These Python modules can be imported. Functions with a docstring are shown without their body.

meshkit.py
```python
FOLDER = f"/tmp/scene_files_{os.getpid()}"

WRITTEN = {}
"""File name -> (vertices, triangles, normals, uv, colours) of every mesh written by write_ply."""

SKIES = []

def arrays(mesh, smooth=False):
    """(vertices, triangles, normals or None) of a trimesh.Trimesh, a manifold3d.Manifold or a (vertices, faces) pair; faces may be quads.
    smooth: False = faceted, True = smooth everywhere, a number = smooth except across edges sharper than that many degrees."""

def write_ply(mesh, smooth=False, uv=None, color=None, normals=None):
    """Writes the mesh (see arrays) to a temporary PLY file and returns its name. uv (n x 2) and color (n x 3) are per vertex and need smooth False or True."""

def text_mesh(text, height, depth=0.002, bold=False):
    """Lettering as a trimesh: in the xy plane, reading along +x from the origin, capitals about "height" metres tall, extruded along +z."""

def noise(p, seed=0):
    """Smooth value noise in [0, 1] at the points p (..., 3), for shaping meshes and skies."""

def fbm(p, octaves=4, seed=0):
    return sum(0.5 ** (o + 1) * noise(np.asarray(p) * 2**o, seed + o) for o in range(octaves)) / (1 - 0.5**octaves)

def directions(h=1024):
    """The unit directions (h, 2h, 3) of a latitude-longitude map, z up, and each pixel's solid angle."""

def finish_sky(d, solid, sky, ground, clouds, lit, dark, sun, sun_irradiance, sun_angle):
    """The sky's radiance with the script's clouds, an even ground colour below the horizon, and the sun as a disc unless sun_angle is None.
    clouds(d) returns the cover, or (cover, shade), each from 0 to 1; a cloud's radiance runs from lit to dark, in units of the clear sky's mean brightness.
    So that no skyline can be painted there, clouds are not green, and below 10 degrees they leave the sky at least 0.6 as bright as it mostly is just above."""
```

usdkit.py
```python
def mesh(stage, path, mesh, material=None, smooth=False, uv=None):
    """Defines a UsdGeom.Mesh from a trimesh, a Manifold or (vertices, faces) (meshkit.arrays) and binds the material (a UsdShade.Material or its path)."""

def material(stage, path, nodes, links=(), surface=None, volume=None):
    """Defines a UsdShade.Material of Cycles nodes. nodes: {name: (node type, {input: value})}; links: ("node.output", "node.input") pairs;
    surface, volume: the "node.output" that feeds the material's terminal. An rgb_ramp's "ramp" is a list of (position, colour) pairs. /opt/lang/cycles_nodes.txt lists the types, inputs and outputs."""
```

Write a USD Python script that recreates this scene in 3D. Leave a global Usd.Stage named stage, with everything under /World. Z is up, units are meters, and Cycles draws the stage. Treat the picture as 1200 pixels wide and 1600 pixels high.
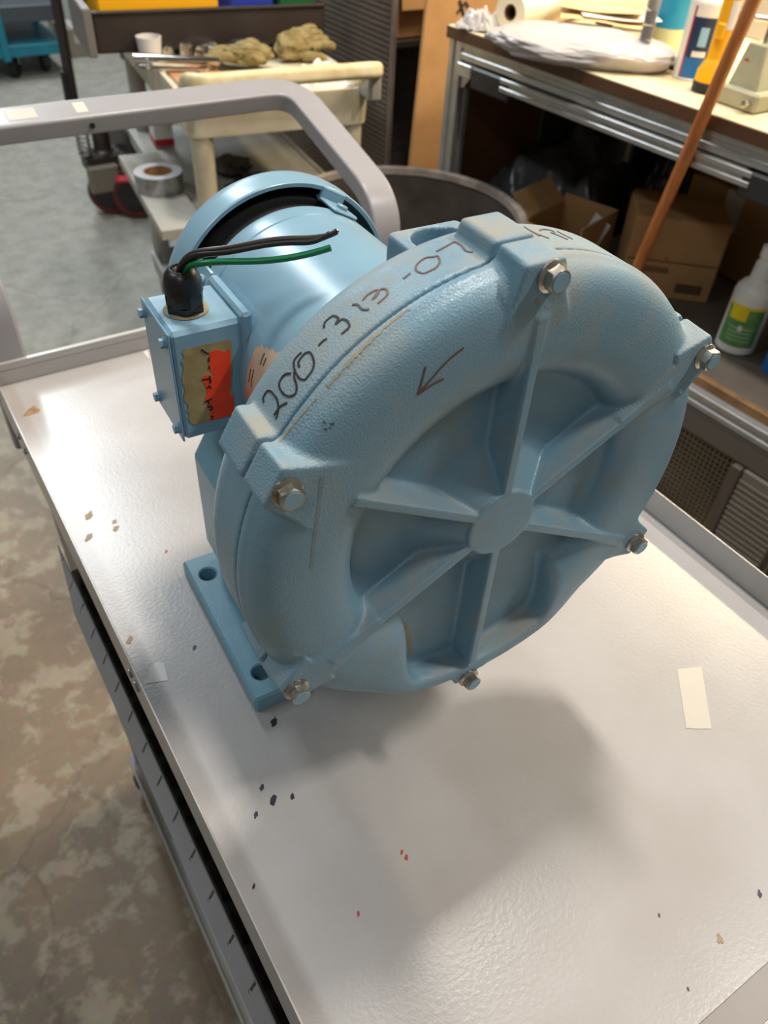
import math, random
import numpy as np, trimesh, shapely
from shapely.geometry import Polygon, Point, box as sbox
from scipy.spatial.transform import Rotation as Ro
import manifold3d as m3
import usdkit, meshkit
from pxr import Usd, UsdGeom, UsdLux, UsdShade, Gf, Sdf, Vt

stage = Usd.Stage.CreateInMemory()
UsdGeom.SetStageUpAxis(stage, UsdGeom.Tokens.z)
UsdGeom.SetStageMetersPerUnit(stage, 1.0)
UsdGeom.Xform.Define(stage, '/World')
UsdGeom.Scope.Define(stage, '/World/Looks')
H = 0.98          # height of the cart's tray above the floor; builders below give z from the tray, shifted up by H
PI = math.pi

# ------------------------------------------------------------------ camera
FPX = 1223.0
cam = UsdGeom.Camera.Define(stage, '/World/camera')
Rcv = Ro.from_rotvec([2.2569, -0.6269, 0.3374]).as_matrix()        # rows: image right, image down, forward
M = np.eye(4)
M[0, :3], M[1, :3], M[2, :3] = Rcv[0], -Rcv[1], -Rcv[2]
M[3, :3] = [-0.2487, -0.2370, 0.5652 + H]
UsdGeom.Xformable(cam).AddTransformOp().Set(Gf.Matrix4d(M.tolist()))
FL = 6.86
cam.CreateFocalLengthAttr(FL)
cam.CreateHorizontalApertureAttr(1200 / FPX * FL)
cam.CreateVerticalApertureAttr(1600 / FPX * FL)
cam.CreateClippingRangeAttr(Gf.Vec2f(0.02, 60))
cam.CreateFStopAttr(2.6)
cam.CreateFocusDistanceAttr(0.47)
cam.CreateExposureAttr(0.12)

# ------------------------------------------------------------------ lights (ceiling lamps and the bench lamp, plus an added front-left fill)
def rect_light(name, loc, size, power, color, aim=None):
    l = UsdLux.RectLight.Define(stage, '/World/' + name)
    l.CreateWidthAttr(size[0]); l.CreateHeightAttr(size[1])
    l.CreateIntensityAttr(power); l.CreateColorAttr(Gf.Vec3f(*color))
    xf = UsdGeom.Xformable(l)
    xf.AddTranslateOp().Set(Gf.Vec3d(loc[0], loc[1], loc[2] + H))
    if aim is not None:
        xf.AddRotateXYZOp().Set(Gf.Vec3f(*aim))
    return l
COOL, WARM, NEUT = (0.86, 0.94, 1.0), (1.0, 0.80, 0.52), (1.0, 0.93, 0.84)
CEIL = 2.35
LAMPS = [  # x, y, width, length, power, colour
    (0.60, 0.68, 0.17, 0.40, 172.0, NEUT),
    (0.10, 3.30, 0.30, 1.80, 33.0, COOL),
    (-1.60, 1.10, 0.30, 1.50, 13.0, COOL),
    (1.20, 6.00, 0.40, 1.80, 30.0, COOL),
    (1.30, -0.70, 0.14, 0.40, 205.0, (1.0, 0.95, 0.88)),
    (-1.30, -1.30, 0.30, 1.20, 10.0, COOL),  # added fill from the front left, not a known lamp of the room
]
for i, (x, y, w, h, p, c) in enumerate(LAMPS):
    rect_light('ceiling_tube_light_%03d' % i if i else 'ceiling_tube_light', (x, y, CEIL - 0.07), (w, h), p, c)
rect_light('bench_lamp_light', (1.62, 0.85, 1.15), (0.16, 1.1), 66.0, WARM, (0, -8, 0))

# ------------------------------------------------------------------ scene-graph helpers
_used = {}
def numbered(parent, name):
    k = (parent, name); n = _used.get(k, 0); _used[k] = n + 1
    return name if n == 0 else '%s_%03d' % (name, n)
FRAMES = {}
def tag(p, label=None, cat=None, group=None, kind=None):
    for k, v in (('label', label), ('category', cat), ('group', group), ('kind', kind)):
        if v: p.SetCustomDataByKey(k, v)
    return p
TURN = None      # (degrees, pivot x, pivot y): things built while it is set stand turned about that point of the floor
def turned(v):
    v = np.array(v, float)
    if TURN is None: return v
    a = math.radians(TURN[0]); c, s = math.cos(a), math.sin(a); x, y = v[..., 0] - TURN[1], v[..., 1] - TURN[2]
    return np.stack([TURN[1] + x * c - y * s, TURN[2] + x * s + y * c, v[..., 2]], -1)
def thing(name, label, cat, loc=(0, 0, 0), rotz=0.0, group=None):
    loc = turned(loc)
    path = '/World/' + numbered('/World', name)
    x = UsdGeom.Xform.Define(stage, path)
    x.AddTranslateOp().Set(Gf.Vec3d(loc[0], loc[1], loc[2] + H))
    if rotz: x.AddRotateZOp().Set(rotz)
    FRAMES[path] = (np.array(loc, float), rotz)
    tag(x.GetPrim(), label, cat, group)
    return path
def arr(mesh): return mesh if isinstance(mesh, trimesh.Trimesh) else trimesh.Trimesh(*meshkit.arrays(mesh)[:2], process=False)
def part(parent, name, mesh, mat, smooth=30, local=False, label=None, kind=None):
    """One mesh under a thing (or under a part). mesh in room coordinates (z from the tray), or local to the thing."""
    path = parent + '/' + numbered(parent, name)
    root = '/'.join(parent.split('/')[:3])
    m = arr(mesh).copy()
    if not local and root in FRAMES:
        loc, rz = FRAMES[root]
        v = turned(m.vertices) - loc
        a = math.radians(-rz); c, s = math.cos(a), math.sin(a)
        v = np.stack([v[:, 0] * c - v[:, 1] * s, v[:, 0] * s + v[:, 1] * c, v[:, 2]], 1)
        m = trimesh.Trimesh(v, m.faces, process=False)
    p = usdkit.mesh(stage, path, m, mat, smooth=smooth)
    tag(p.GetPrim(), label, None, None, kind)
    return path
def single(name, mesh, mat, label, cat, loc=None, smooth=30, group=None, kind=None):
    """A thing that is one mesh (given in room coordinates)."""
    m = arr(mesh).copy(); m.vertices = turned(m.vertices)
    if loc is None:
        b = m.bounds; loc = [(b[0][0] + b[1][0]) / 2, (b[0][1] + b[1][1]) / 2, b[0][2]]
    m.vertices = m.vertices - np.array(loc)
    path = '/World/' + numbered('/World', name)
    g = usdkit.mesh(stage, path, m, mat, smooth=smooth)
    g.AddTranslateOp().Set(Gf.Vec3d(loc[0], loc[1], loc[2] + H))
    tag(g.GetPrim(), label, cat, group, kind)
    return path
def struct(name, mesh, mat, smooth=False):
    path = '/World/' + numbered('/World', name)
    m = arr(mesh).copy(); m.vertices = m.vertices + [0, 0, H]
    g = usdkit.mesh(stage, path, m, mat, smooth=smooth)
    tag(g.GetPrim(), kind='structure')
    return path

# ------------------------------------------------------------------ materials
def V(c): return tuple(float(x) for x in c)
def srgb(r, g, b):
    f = lambda u: u / 12.92 if u <= 0.04045 else ((u + 0.055) / 1.055) ** 2.4
    return tuple(f(x / 255.0) for x in (r, g, b))
def mat(name, col, col2=None, rough=0.5, metal=0.0, nscale=30.0, lo=0.4, hi=0.65, bump=0.0, bscale=300.0, bdetail=2.0, rough2=None, coat=0.0, detail=4.0, dist=0.001, trans=0.0, ior=1.5, stretch=None, spec=None, space='object'):
    n = {'tc': ('texture_coordinate', {}), 'geo': ('geometry', {}), 'p': ('principled_bsdf', {'base_color': V(col), 'roughness': rough, 'metallic': metal, 'ior': ior, 'transmission_weight': trans})}
    L = []
    if coat: n['p'][1]['coat_weight'] = coat; n['p'][1]['coat_roughness'] = 0.15
    if spec is not None: n['p'][1]['specular_ior_level'] = spec
    src = 'tc.object' if space == 'object' else 'geo.position'
    if stretch:
        n['mp'] = ('mapping', {'scale': V(stretch)}); L.append((src, 'mp.vector')); src = 'mp.vector'
    if col2 is not None:
        n['n'] = ('noise_texture', {'scale': nscale, 'detail': detail, 'roughness': 0.6})
        n['r'] = ('rgb_ramp', {'ramp': [(0, V(col)), (lo, V(col)), (hi, V(col2)), (1, V(col2))]})
        L += [(src, 'n.vector'), ('n.fac', 'r.fac'), ('r.color', 'p.base_color')]
        if rough2 is not None:
            n['mr'] = ('map_range', {'from_min': lo, 'from_max': hi, 'to_min': rough, 'to_max': rough2, 'clamp': True}); L += [('n.fac', 'mr.value'), ('mr.result', 'p.roughness')]
    if bump:
        n['bn'] = ('noise_texture', {'scale': bscale, 'detail': bdetail})
        n['b'] = ('bump', {'strength': bump, 'distance': dist})
        L += [(src, 'bn.vector'), ('bn.fac', 'b.height'), ('b.normal', 'p.normal')]
    return usdkit.material(stage, '/World/Looks/' + name, n, L, surface='p.BSDF')

# ------------------------------------------------------------------ mesh helpers
def TM(v, f): return trimesh.Trimesh(np.asarray(v, float), np.asarray(f, int), process=False)
def cat(*ms): return trimesh.util.concatenate([arr(m) for m in ms])
def bb(lo, hi, b=0.003):
    """Box between two corners with chamfered edges."""
    lo, hi = np.array(lo, float), np.array(hi, float); b = min(b, (hi - lo).min() * 0.45)
    pts = []
    for sx in (0, 1):
        for sy in (0, 1):
            for sz in (0, 1):
                s = np.array([sx, sy, sz]); c = np.where(s, hi, lo); inn = np.where(s, -b, b)
                for k in range(3):
                    d = inn.copy(); d[k] = 0; pts.append(c + d)
    return arr(m3.Manifold.hull_points(np.array(pts)))
def hullp(pts): return arr(m3.Manifold.hull_points(np.array(pts, float)))
def rot(mesh, axis, deg, about=(0, 0, 0)):
    m = arr(mesh).copy(); m.apply_transform(trimesh.transformations.rotation_matrix(math.radians(deg), axis, about)); return m
def mv(mesh, d): m = arr(mesh).copy(); m.vertices = m.vertices + np.array(d, float); return m
def lathe(prof, n=48, axis='z', at=(0, 0, 0)):
    prof = np.array(prof, float); k = len(prof)
    a = np.arange(n) * 2 * PI / n
    v = np.stack([prof[:, 0][None] * np.cos(a)[:, None], prof[:, 0][None] * np.sin(a)[:, None], np.broadcast_to(prof[:, 1], (n, k))], -1).reshape(-1, 3)
    f = []
    for i in range(n):
        j = (i + 1) % n
        for q in range(k - 1):
            A, B, C, D = i * k + q, j * k + q, j * k + q + 1, i * k + q + 1
            if prof[q, 0] > 1e-9: f.append((A, B, C) if prof[q + 1, 0] > 1e-9 else (A, B, D))
            if prof[q + 1, 0] > 1e-9: f.append((A, C, D) if prof[q, 0] > 1e-9 else (A, C, D))
    m = TM(v, f)
    if axis == 'y': m.vertices = m.vertices[:, [0, 2, 1]] ; m.faces = m.faces[:, ::-1]
    if axis == 'x': m.vertices = m.vertices[:, [2, 0, 1]]
    m.vertices = m.vertices + np.array(at, float)
    return m
def cyl(r, lo, hi, axis='z', n=32, b=None, at=(0, 0, 0)):
    b = min(r * 0.12, (hi - lo) * 0.2) if b is None else b
    return lathe([(0, lo), (r - b, lo), (r, lo + b), (r, hi - b), (r - b, hi), (0, hi)], n, axis, at)
def sweep(path, prof, closed_caps=True, up=(0, 0, 1), scale=None):
    """Sweep a closed 2D profile (a, b) along a polyline; a along the side vector, b along the up vector."""
    P = np.array(path, float); n = len(P); prof = np.array(prof, float); k = len(prof)
    T = np.gradient(P, axis=0); T /= np.linalg.norm(T, axis=1, keepdims=True)
    u0 = np.array(up, float) - T[0] * np.dot(up, T[0])
    if np.linalg.norm(u0) < 1e-6: u0 = np.array([1.0, 0, 0]) - T[0] * T[0][0]
    u0 /= np.linalg.norm(u0); V_ = []
    for i in range(n):
        u0 = u0 - T[i] * np.dot(u0, T[i]); u0 /= np.linalg.norm(u0); s = np.cross(T[i], u0)
        sc = 1.0 if scale is None else scale[i]
        V_.append(P[i] + sc * (prof[:, :1] * s + prof[:, 1:] * u0))
    v = np.vstack(V_); f = []
    for i in range(n - 1):
        for q in range(k):
            r_ = (q + 1) % k
            f += [(i * k + q, i * k + r_, (i + 1) * k + r_), (i * k + q, (i + 1) * k + r_, (i + 1) * k + q)]
    if closed_caps:
        for q in range(1, k - 1):
            f.append((0, q + 1, q)); e = (n - 1) * k; f.append((e, e + q, e + q + 1))
    return TM(v, f)
def circ(r, n=12): return [(r * math.cos(t), r * math.sin(t)) for t in np.arange(n) * 2 * PI / n]
def rrect(w, h, r=0.004, n=3):
    pts = []
    for cx, cy, a0 in ((w / 2 - r, h / 2 - r, 0), (-w / 2 + r, h / 2 - r, 90), (-w / 2 + r, -h / 2 + r, 180), (w / 2 - r, -h / 2 + r, 270)):
        for t in np.linspace(0, 90, n): pts.append((cx + r * math.cos(math.radians(a0 + t)), cy + r * math.sin(math.radians(a0 + t))))
    return pts
def smoothpath(pts, n=40):
    from scipy.interpolate import CubicSpline, PchipInterpolator
    p = np.array(pts, float); d = np.r_[0, np.cumsum(np.linalg.norm(np.diff(p, axis=0), axis=1))]
    return CubicSpline(d, p)(np.linspace(0, d[-1], n))
def fillet(pts, r, n=8):
    """Polyline with its corners rounded."""
    p = [np.array(q, float) for q in pts]; out = [p[0]]
    for a, b, c in zip(p, p[1:], p[2:]):
        d1, d2 = (a - b), (c - b); l1, l2 = np.linalg.norm(d1), np.linalg.norm(d2)
        rr = min(r, l1 * 0.49, l2 * 0.49); s, e = b + d1 / l1 * rr, b + d2 / l2 * rr
        for t in np.linspace(0, 1, n): out.append((1 - t) ** 2 * s + 2 * t * (1 - t) * b + t * t * e)
    out.append(p[-1]); return np.array(out)
def extrude(poly, h):
    gs = getattr(poly, 'geoms', [poly])
    return cat(*[trimesh.creation.extrude_polygon(g, h, engine='earcut') for g in gs])
def plane_xz(m, y):   # an extruded xy polygon turned to stand in the plane y, its thickness towards -y
    v = m.vertices; return TM(np.stack([v[:, 0], y - v[:, 2], v[:, 1]], 1), m.faces)
def grid_mesh(X, Y, Z):
    n, m_ = X.shape; v = np.stack([X, Y, Z], -1).reshape(-1, 3); i, j = np.meshgrid(np.arange(n - 1), np.arange(m_ - 1), indexing='ij')
    a = (i * m_ + j).ravel(); f = np.vstack([np.stack([a, a + m_, a + m_ + 1], 1), np.stack([a, a + m_ + 1, a + 1], 1)])
    return TM(v, f)
def solid_sheet(X, Y, Z, t=0.002):
    """A curved sheet with thickness t downward along z."""
    a = grid_mesh(X, Y, Z); b = grid_mesh(X, Y, Z - t); b.faces = b.faces[:, ::-1]
    n, m_ = X.shape; off = n * m_
    ring = [i * m_ for i in range(n)] + [(n - 1) * m_ + j for j in range(1, m_)] + [i * m_ + m_ - 1 for i in range(n - 2, -1, -1)] + [j for j in range(m_ - 2, 0, -1)]
    f = []
    for p, q in zip(ring, ring[1:] + ring[:1]): f += [(p, q, q + off), (p, q + off, p + off)]
    return TM(np.vstack([a.vertices, b.vertices]), np.vstack([a.faces, b.faces + off, np.array(f)[:, ::-1]]))
def lump(center, size, seed, amp=0.35, freq=2.5, sub=4, flat=True):
    m = trimesh.creation.icosphere(sub); v = m.vertices
    d = 1 + amp * (meshkit.fbm(v * freq + 10 + seed * 3.1, 4, seed) - 0.5) * 2
    v = v * d[:, None] * np.array(size) / 2
    if flat: v[:, 2] = np.maximum(v[:, 2], -size[2] / 2 * 0.55)
    return TM(v + np.array(center), m.faces)
def crumple(center, size, seed, rotz=0.0, n=40, amp=1.0, freq=5.0, t=0.002):
    """A crumpled sheet lying on a surface."""
    u, v = np.meshgrid(np.linspace(-1, 1, n), np.linspace(-1, 1, n), indexing='ij')
    p = np.stack([u * freq, v * freq, np.full_like(u, seed * 1.7)], -1)
    h = np.abs(meshkit.fbm(p, 4, seed) - 0.5) * 2; e = np.clip(1 - np.maximum(np.abs(u), np.abs(v)) ** 4, 0, 1)
    x = u * size[0] / 2 * (1 + 0.25 * (meshkit.noise(p * 0.5, seed + 3) - 0.5)); y = v * size[1] / 2 * (1 + 0.25 * (meshkit.noise(p * 0.5, seed + 5) - 0.5))
    z = size[2] * (0.25 * e + amp * 0.75 * h * (0.35 + 0.65 * e)) + t
    a = math.radians(rotz); X = center[0] + x * math.cos(a) - y * math.sin(a); Y = center[1] + x * math.sin(a) + y * math.cos(a)
    return solid_sheet(X, Y, center[2] + z, t)
def surface_nets(F, origin, step):
    """Naive surface nets of the grid F (negative inside): a smooth closed mesh."""
    o, st = np.array(origin, float), np.array(step, float)
    neg = F < 0; nx, ny, nz = F.shape
    cnt = np.zeros((nx - 1, ny - 1, nz - 1)); acc = np.zeros((nx - 1, ny - 1, nz - 1, 3))
    corner = lambda a, i, j, k: a[i:nx - 1 + i, j:ny - 1 + j, k:nz - 1 + k]
    for ax in range(3):
        for b, c in ((0, 0), (0, 1), (1, 0), (1, 1)):
            d0 = [0, 0, 0]; o1, o2 = [q for q in range(3) if q != ax]; d0[o1], d0[o2] = b, c; d1 = list(d0); d1[ax] = 1
            f0, f1 = corner(F, *d0), corner(F, *d1); cr = corner(neg, *d0) != corner(neg, *d1)
            t = np.where(cr, f0 / np.where(cr, f0 - f1, 1), 0); cnt += cr
            for q in range(3): acc[..., q] += np.where(cr, d0[q] + (t if q == ax else 0), 0)
    on = cnt > 0; idx = np.full(on.shape, -1); idx[on] = np.arange(on.sum())
    base = np.stack(np.nonzero(on), 1); v = o + (base + acc[on] / cnt[on][:, None]) * st
    fs = []
    for ax in range(3):
        o1, o2 = [(1, 2), (2, 0), (0, 1)][ax]
        sl0 = [slice(1, -1)] * 3; sl0[ax] = slice(0, -1); sl1 = [slice(1, -1)] * 3; sl1[ax] = slice(1, None)
        a, b = neg[tuple(sl0)], neg[tuple(sl1)]
        I = np.stack(np.nonzero(a != b), 1); flip = a[a != b]
        off = np.array([1, 1, 1]); off[ax] = 0; I = I + off
        e1, e2 = np.eye(3, dtype=int)[o1], np.eye(3, dtype=int)[o2]
        g = lambda J: idx[J[:, 0], J[:, 1], J[:, 2]]
        q0, q1, q2, q3 = g(I - e1 - e2), g(I - e2), g(I), g(I - e1)
        Q = np.stack([q0, q1, q2, q3], 1); Q[~flip] = Q[~flip][:, ::-1]; fs.append(Q)
    Q = np.vstack(fs)
    return TM(v, np.vstack([Q[:, [0, 1, 2]], Q[:, [0, 2, 3]]]))
def smin(a, b, k):
    h = np.maximum(k - np.abs(a - b), 0) / k; return np.minimum(a, b) - h * h * k * 0.25
def smax(a, b, k): return -smin(-a, -b, k)
def sdbox(px, py, pz, hx, hy, hz, r=0.0):
    qx, qy, qz = np.abs(px) - hx + r, np.abs(py) - hy + r, np.abs(pz) - hz + r
    return np.sqrt(np.maximum(qx, 0) ** 2 + np.maximum(qy, 0) ** 2 + np.maximum(qz, 0) ** 2) + np.minimum(np.maximum(qx, np.maximum(qy, qz)), 0) - r
def sdslab(d2, y, y0, y1, r=0.0):
    """Rounded intersection of a 2D distance and the slab y0..y1."""
    qy = np.abs(y - (y0 + y1) / 2) - (y1 - y0) / 2 + r; qx = d2 + r
    return np.minimum(np.maximum(qx, qy), 0) + np.sqrt(np.maximum(qx, 0) ** 2 + np.maximum(qy, 0) ** 2) - r

# ------------------------------------------------------------------ the materials of the place
BLUE = mat('blue_paint', srgb(104, 147, 167), srgb(116, 156, 172), rough=0.36, nscale=25, bump=0.12, bscale=700, bdetail=2, lo=0.35, hi=0.7, dist=0.0012)
def dusty_blue():
    """Blue enamel on rough casting, with tan dust lying on upward faces and in patches."""
    n = {'tc': ('texture_coordinate', {}), 'geo': ('geometry', {}), 'p': ('principled_bsdf', {'roughness': 0.4}),
         'n1': ('noise_texture', {'scale': 22.0, 'detail': 5.0, 'roughness': 0.65}), 'n2': ('noise_texture', {'scale': 70.0, 'detail': 5.0, 'roughness': 0.7}), 'n3': ('noise_texture', {'scale': 6.0, 'detail': 2.0}),
         'base': ('rgb_ramp', {'ramp': [(0, srgb(112, 149, 170)), (0.4, srgb(116, 152, 172)), (0.7, srgb(122, 155, 171)), (1, srgb(130, 159, 170))]}),
         'sep': ('separate_xyz', {}), 'up': ('map_range', {'from_min': 0.35, 'from_max': 1.0, 'to_min': 0.0, 'to_max': 1.0, 'clamp': True}),
         'd1': ('map_range', {'from_min': 0.38, 'from_max': 0.66, 'to_min': 0.0, 'to_max': 1.0, 'clamp': True}),
         'd2': ('map_range', {'from_min': 0.5, 'from_max': 0.72, 'to_min': 0.0, 'to_max': 0.75, 'clamp': True}),
         'd3': ('math', {'math_type': 'multiply'}), 'd4': ('math', {'math_type': 'multiply', 'value2': 0.85}), 'd5': ('math', {'math_type': 'maximum'}),
         'd6': ('map_range', {'from_min': 0.50, 'from_max': 0.74, 'to_min': 0.0, 'to_max': 0.6, 'clamp': True}),
         'mix': ('mix', {'mix_type': 'mix', 'color2': srgb(160, 152, 134)}),
         'bn': ('noise_texture', {'scale': 900.0, 'detail': 2.0, 'roughness': 0.45}), 'bn2': ('voronoi_texture', {'scale': 420.0, 'feature': 'smooth_f1', 'smoothness': 0.6}),
         'bm': ('math', {'math_type': 'add'}), 'bmask': ('map_range', {'from_min': 0.35, 'from_max': 0.65, 'to_min': 0.2, 'to_max': 0.7, 'clamp': True}), 'b': ('bump', {'distance': 0.0006}),
         'rg': ('map_range', {'from_min': 0.0, 'from_max': 0.6, 'to_min': 0.36, 'to_max': 0.7, 'clamp': True})}
    L = [('tc.object', 'n1.vector'), ('tc.object', 'n2.vector'), ('tc.object', 'n3.vector'), ('n3.fac', 'base.fac'), ('geo.normal', 'sep.vector'), ('sep.z', 'up.value'),
         ('n1.fac', 'd1.value'), ('n2.fac', 'd2.value'), ('up.result', 'd3.value1'), ('d1.result', 'd3.value2'), ('d3.value', 'd4.value1'), ('n1.fac', 'd6.value'), ('d4.value', 'd5.value1'), ('d6.result', 'd5.value2'),
         ('d5.value', 'mix.fac'), ('base.color', 'mix.color1'), ('mix.color', 'p.base_color'),
         ('tc.object', 'bn.vector'), ('bn.fac', 'b.height'), ('n3.fac', 'bmask.value'), ('bmask.result', 'b.strength'), ('b.normal', 'p.normal'), ('d5.value', 'rg.value'), ('rg.result', 'p.roughness')]
    for k in ('d2', 'bn2', 'bm'): n.pop(k)
    L = [l for l in L if not any(l[0].startswith(k + '.') or l[1].startswith(k + '.') for k in ('d2', 'bn2', 'bm'))]
    return usdkit.material(stage, '/World/Looks/dusty_blue_casting', n, L, surface='p.BSDF')
CAST = dusty_blue()
SHEET = mat('blue_sheet_metal', srgb(128, 164, 184), srgb(136, 170, 188), rough=0.3, nscale=14, bump=0.04, bscale=200)
ZINC = mat('zinc_plated_steel', srgb(190, 186, 176), srgb(146, 136, 116), rough=0.3, metal=1.0, nscale=160, lo=0.5, hi=0.75)
BLACKPL = mat('black_plastic', srgb(34, 31, 30), rough=0.33)
BLACKRUB = mat('black_rubber', srgb(28, 27, 27), rough=0.6)
WIREB = mat('black_wire_jacket', srgb(48, 42, 38), rough=0.35)
WIREG = mat('green_wire_jacket', srgb(24, 118, 74), rough=0.3)
COPPER = mat('bare_copper', srgb(190, 120, 80), rough=0.35, metal=1.0)
INK = mat('black_marker', srgb(48, 44, 44), rough=0.4)
INKBR = mat('brown_marker', srgb(104, 78, 66), rough=0.5)
DARK = mat('dark_interior', srgb(18, 17, 17), rough=0.8)  # near-black colour that stands in for shade inside holes and gaps
KRAFT = mat('torn_kraft_label', srgb(170, 150, 104), srgb(150, 128, 84), rough=0.6, nscale=60)
ORANGE = mat('orange_label', srgb(255, 74, 34), srgb(246, 66, 30), rough=0.55, nscale=60)
SALMON = mat('salmon_label', srgb(206, 178, 152), srgb(222, 130, 98), rough=0.4, nscale=16, lo=.5, hi=.62)
TRAY = mat('grey_powder_coat', srgb(178, 174, 172), srgb(172, 167, 164), rough=0.27, nscale=9, bump=0.14, bscale=300, bdetail=2, dist=0.0008)
TUBEG = mat('grey_enamel_tube', srgb(160, 157, 160), srgb(154, 151, 153), rough=0.28, nscale=6, bump=0.03, bscale=150)
STRIPG = mat('blue_grey_rail', srgb(150, 152, 154), rough=0.4, col2=srgb(142, 144, 146), nscale=8)
RECESS = mat('brown_grey_recess_shade', srgb(82, 74, 66), rough=0.6)
TAPEC = mat('clear_yellowed_tape', srgb(196, 190, 178), rough=0.3)
PAPERW = mat('white_paper', srgb(224, 218, 212), rough=0.7)
CHIPB = mat('brown_scab', srgb(168, 136, 96), srgb(140, 106, 70), rough=0.5, nscale=120)
SPOTD = mat('dark_spot', srgb(40, 44, 54), rough=0.4)
SPOTT = mat('tan_spot', srgb(150, 130, 100), rough=0.5)
SPOTR = mat('red_spot', srgb(176, 60, 66), rough=0.5)
CREAM = mat('cream_plastic', srgb(214, 204, 178), srgb(196, 182, 150), rough=0.45, nscale=12, lo=0.45, hi=0.75)
CREAMH = mat('yellowed_handle_plastic', srgb(226, 212, 172), srgb(204, 184, 138), rough=0.45, nscale=16)
GREYPL = mat('pale_grey_plastic', srgb(168, 166, 158), srgb(150, 148, 140), rough=0.5, nscale=10)
CHROME = mat('chrome', srgb(220, 218, 214), rough=0.12, metal=1.0)
STEEL = mat('dull_steel', srgb(176, 176, 174), rough=0.35, metal=1.0)
ALU = mat('aluminium_extrusion', srgb(190, 190, 188), srgb(176, 176, 174), rough=0.38, metal=0.75, nscale=20)
SILVER = mat('silver_tape', srgb(176, 178, 180), srgb(146, 148, 150), rough=0.28, metal=0.8, nscale=50)
WHITEPL = mat('white_plastic', srgb(232, 230, 224), rough=0.35)
OLIVE = mat('olive_cloth', srgb(150, 134, 88), srgb(120, 104, 62), rough=0.9, nscale=40, bump=0.4, bscale=500)
BLACKMETAL = mat('black_painted_steel', srgb(44, 36, 33), srgb(54, 44, 40), rough=0.45, nscale=6)
YELLOW = mat('yellow_plastic', srgb(246, 178, 14), rough=0.4)
BLUEPL = mat('blue_plastic', srgb(40, 58, 160), rough=0.4)
GREENPL = mat('green_plastic', srgb(28, 92, 48), rough=0.4)
NAVY = mat('navy_plastic', srgb(20, 24, 66), rough=0.45)
TEAL = mat('teal_paint', srgb(30, 128, 148), srgb(24, 112, 132), rough=0.4, nscale=6)
REDPU = mat('dark_red_polyurethane', srgb(84, 30, 26), rough=0.4)
REDP = mat('red_paint', srgb(176, 28, 40), rough=0.35)
PERF = mat('brown_grey_perforated_steel', srgb(128, 116, 106), srgb(112, 101, 92), rough=0.5, metal=0.3, nscale=8)
PERFD = mat('dark_perforated_steel', srgb(128, 116, 96), srgb(112, 100, 82), rough=0.55, metal=0.2, nscale=8)
CARD = mat('corrugated_cardboard', srgb(176, 134, 86), srgb(164, 122, 76), rough=0.85, nscale=7, bump=0.1, bscale=60)
CARDD = mat('brown_cardboard', srgb(172, 130, 84), srgb(160, 120, 76), rough=0.85, nscale=7)
BROWNP = mat('brown_hardboard', srgb(98, 62, 34), srgb(84, 52, 28), rough=0.6, nscale=5)
LAMIN = mat('cream_laminate', srgb(226, 212, 176), srgb(214, 198, 160), rough=0.35, nscale=5)
EDGEB = mat('brown_edge_band', srgb(92, 62, 40), rough=0.5)
WOODST = mat('orange_varnished_wood', srgb(196, 122, 66), srgb(170, 98, 50), rough=0.4, nscale=20, stretch=(6, 6, 0.6))
BINP = mat('dark_grey_bin_plastic', srgb(82, 74, 68), srgb(66, 59, 54), rough=0.5, nscale=12)
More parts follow.
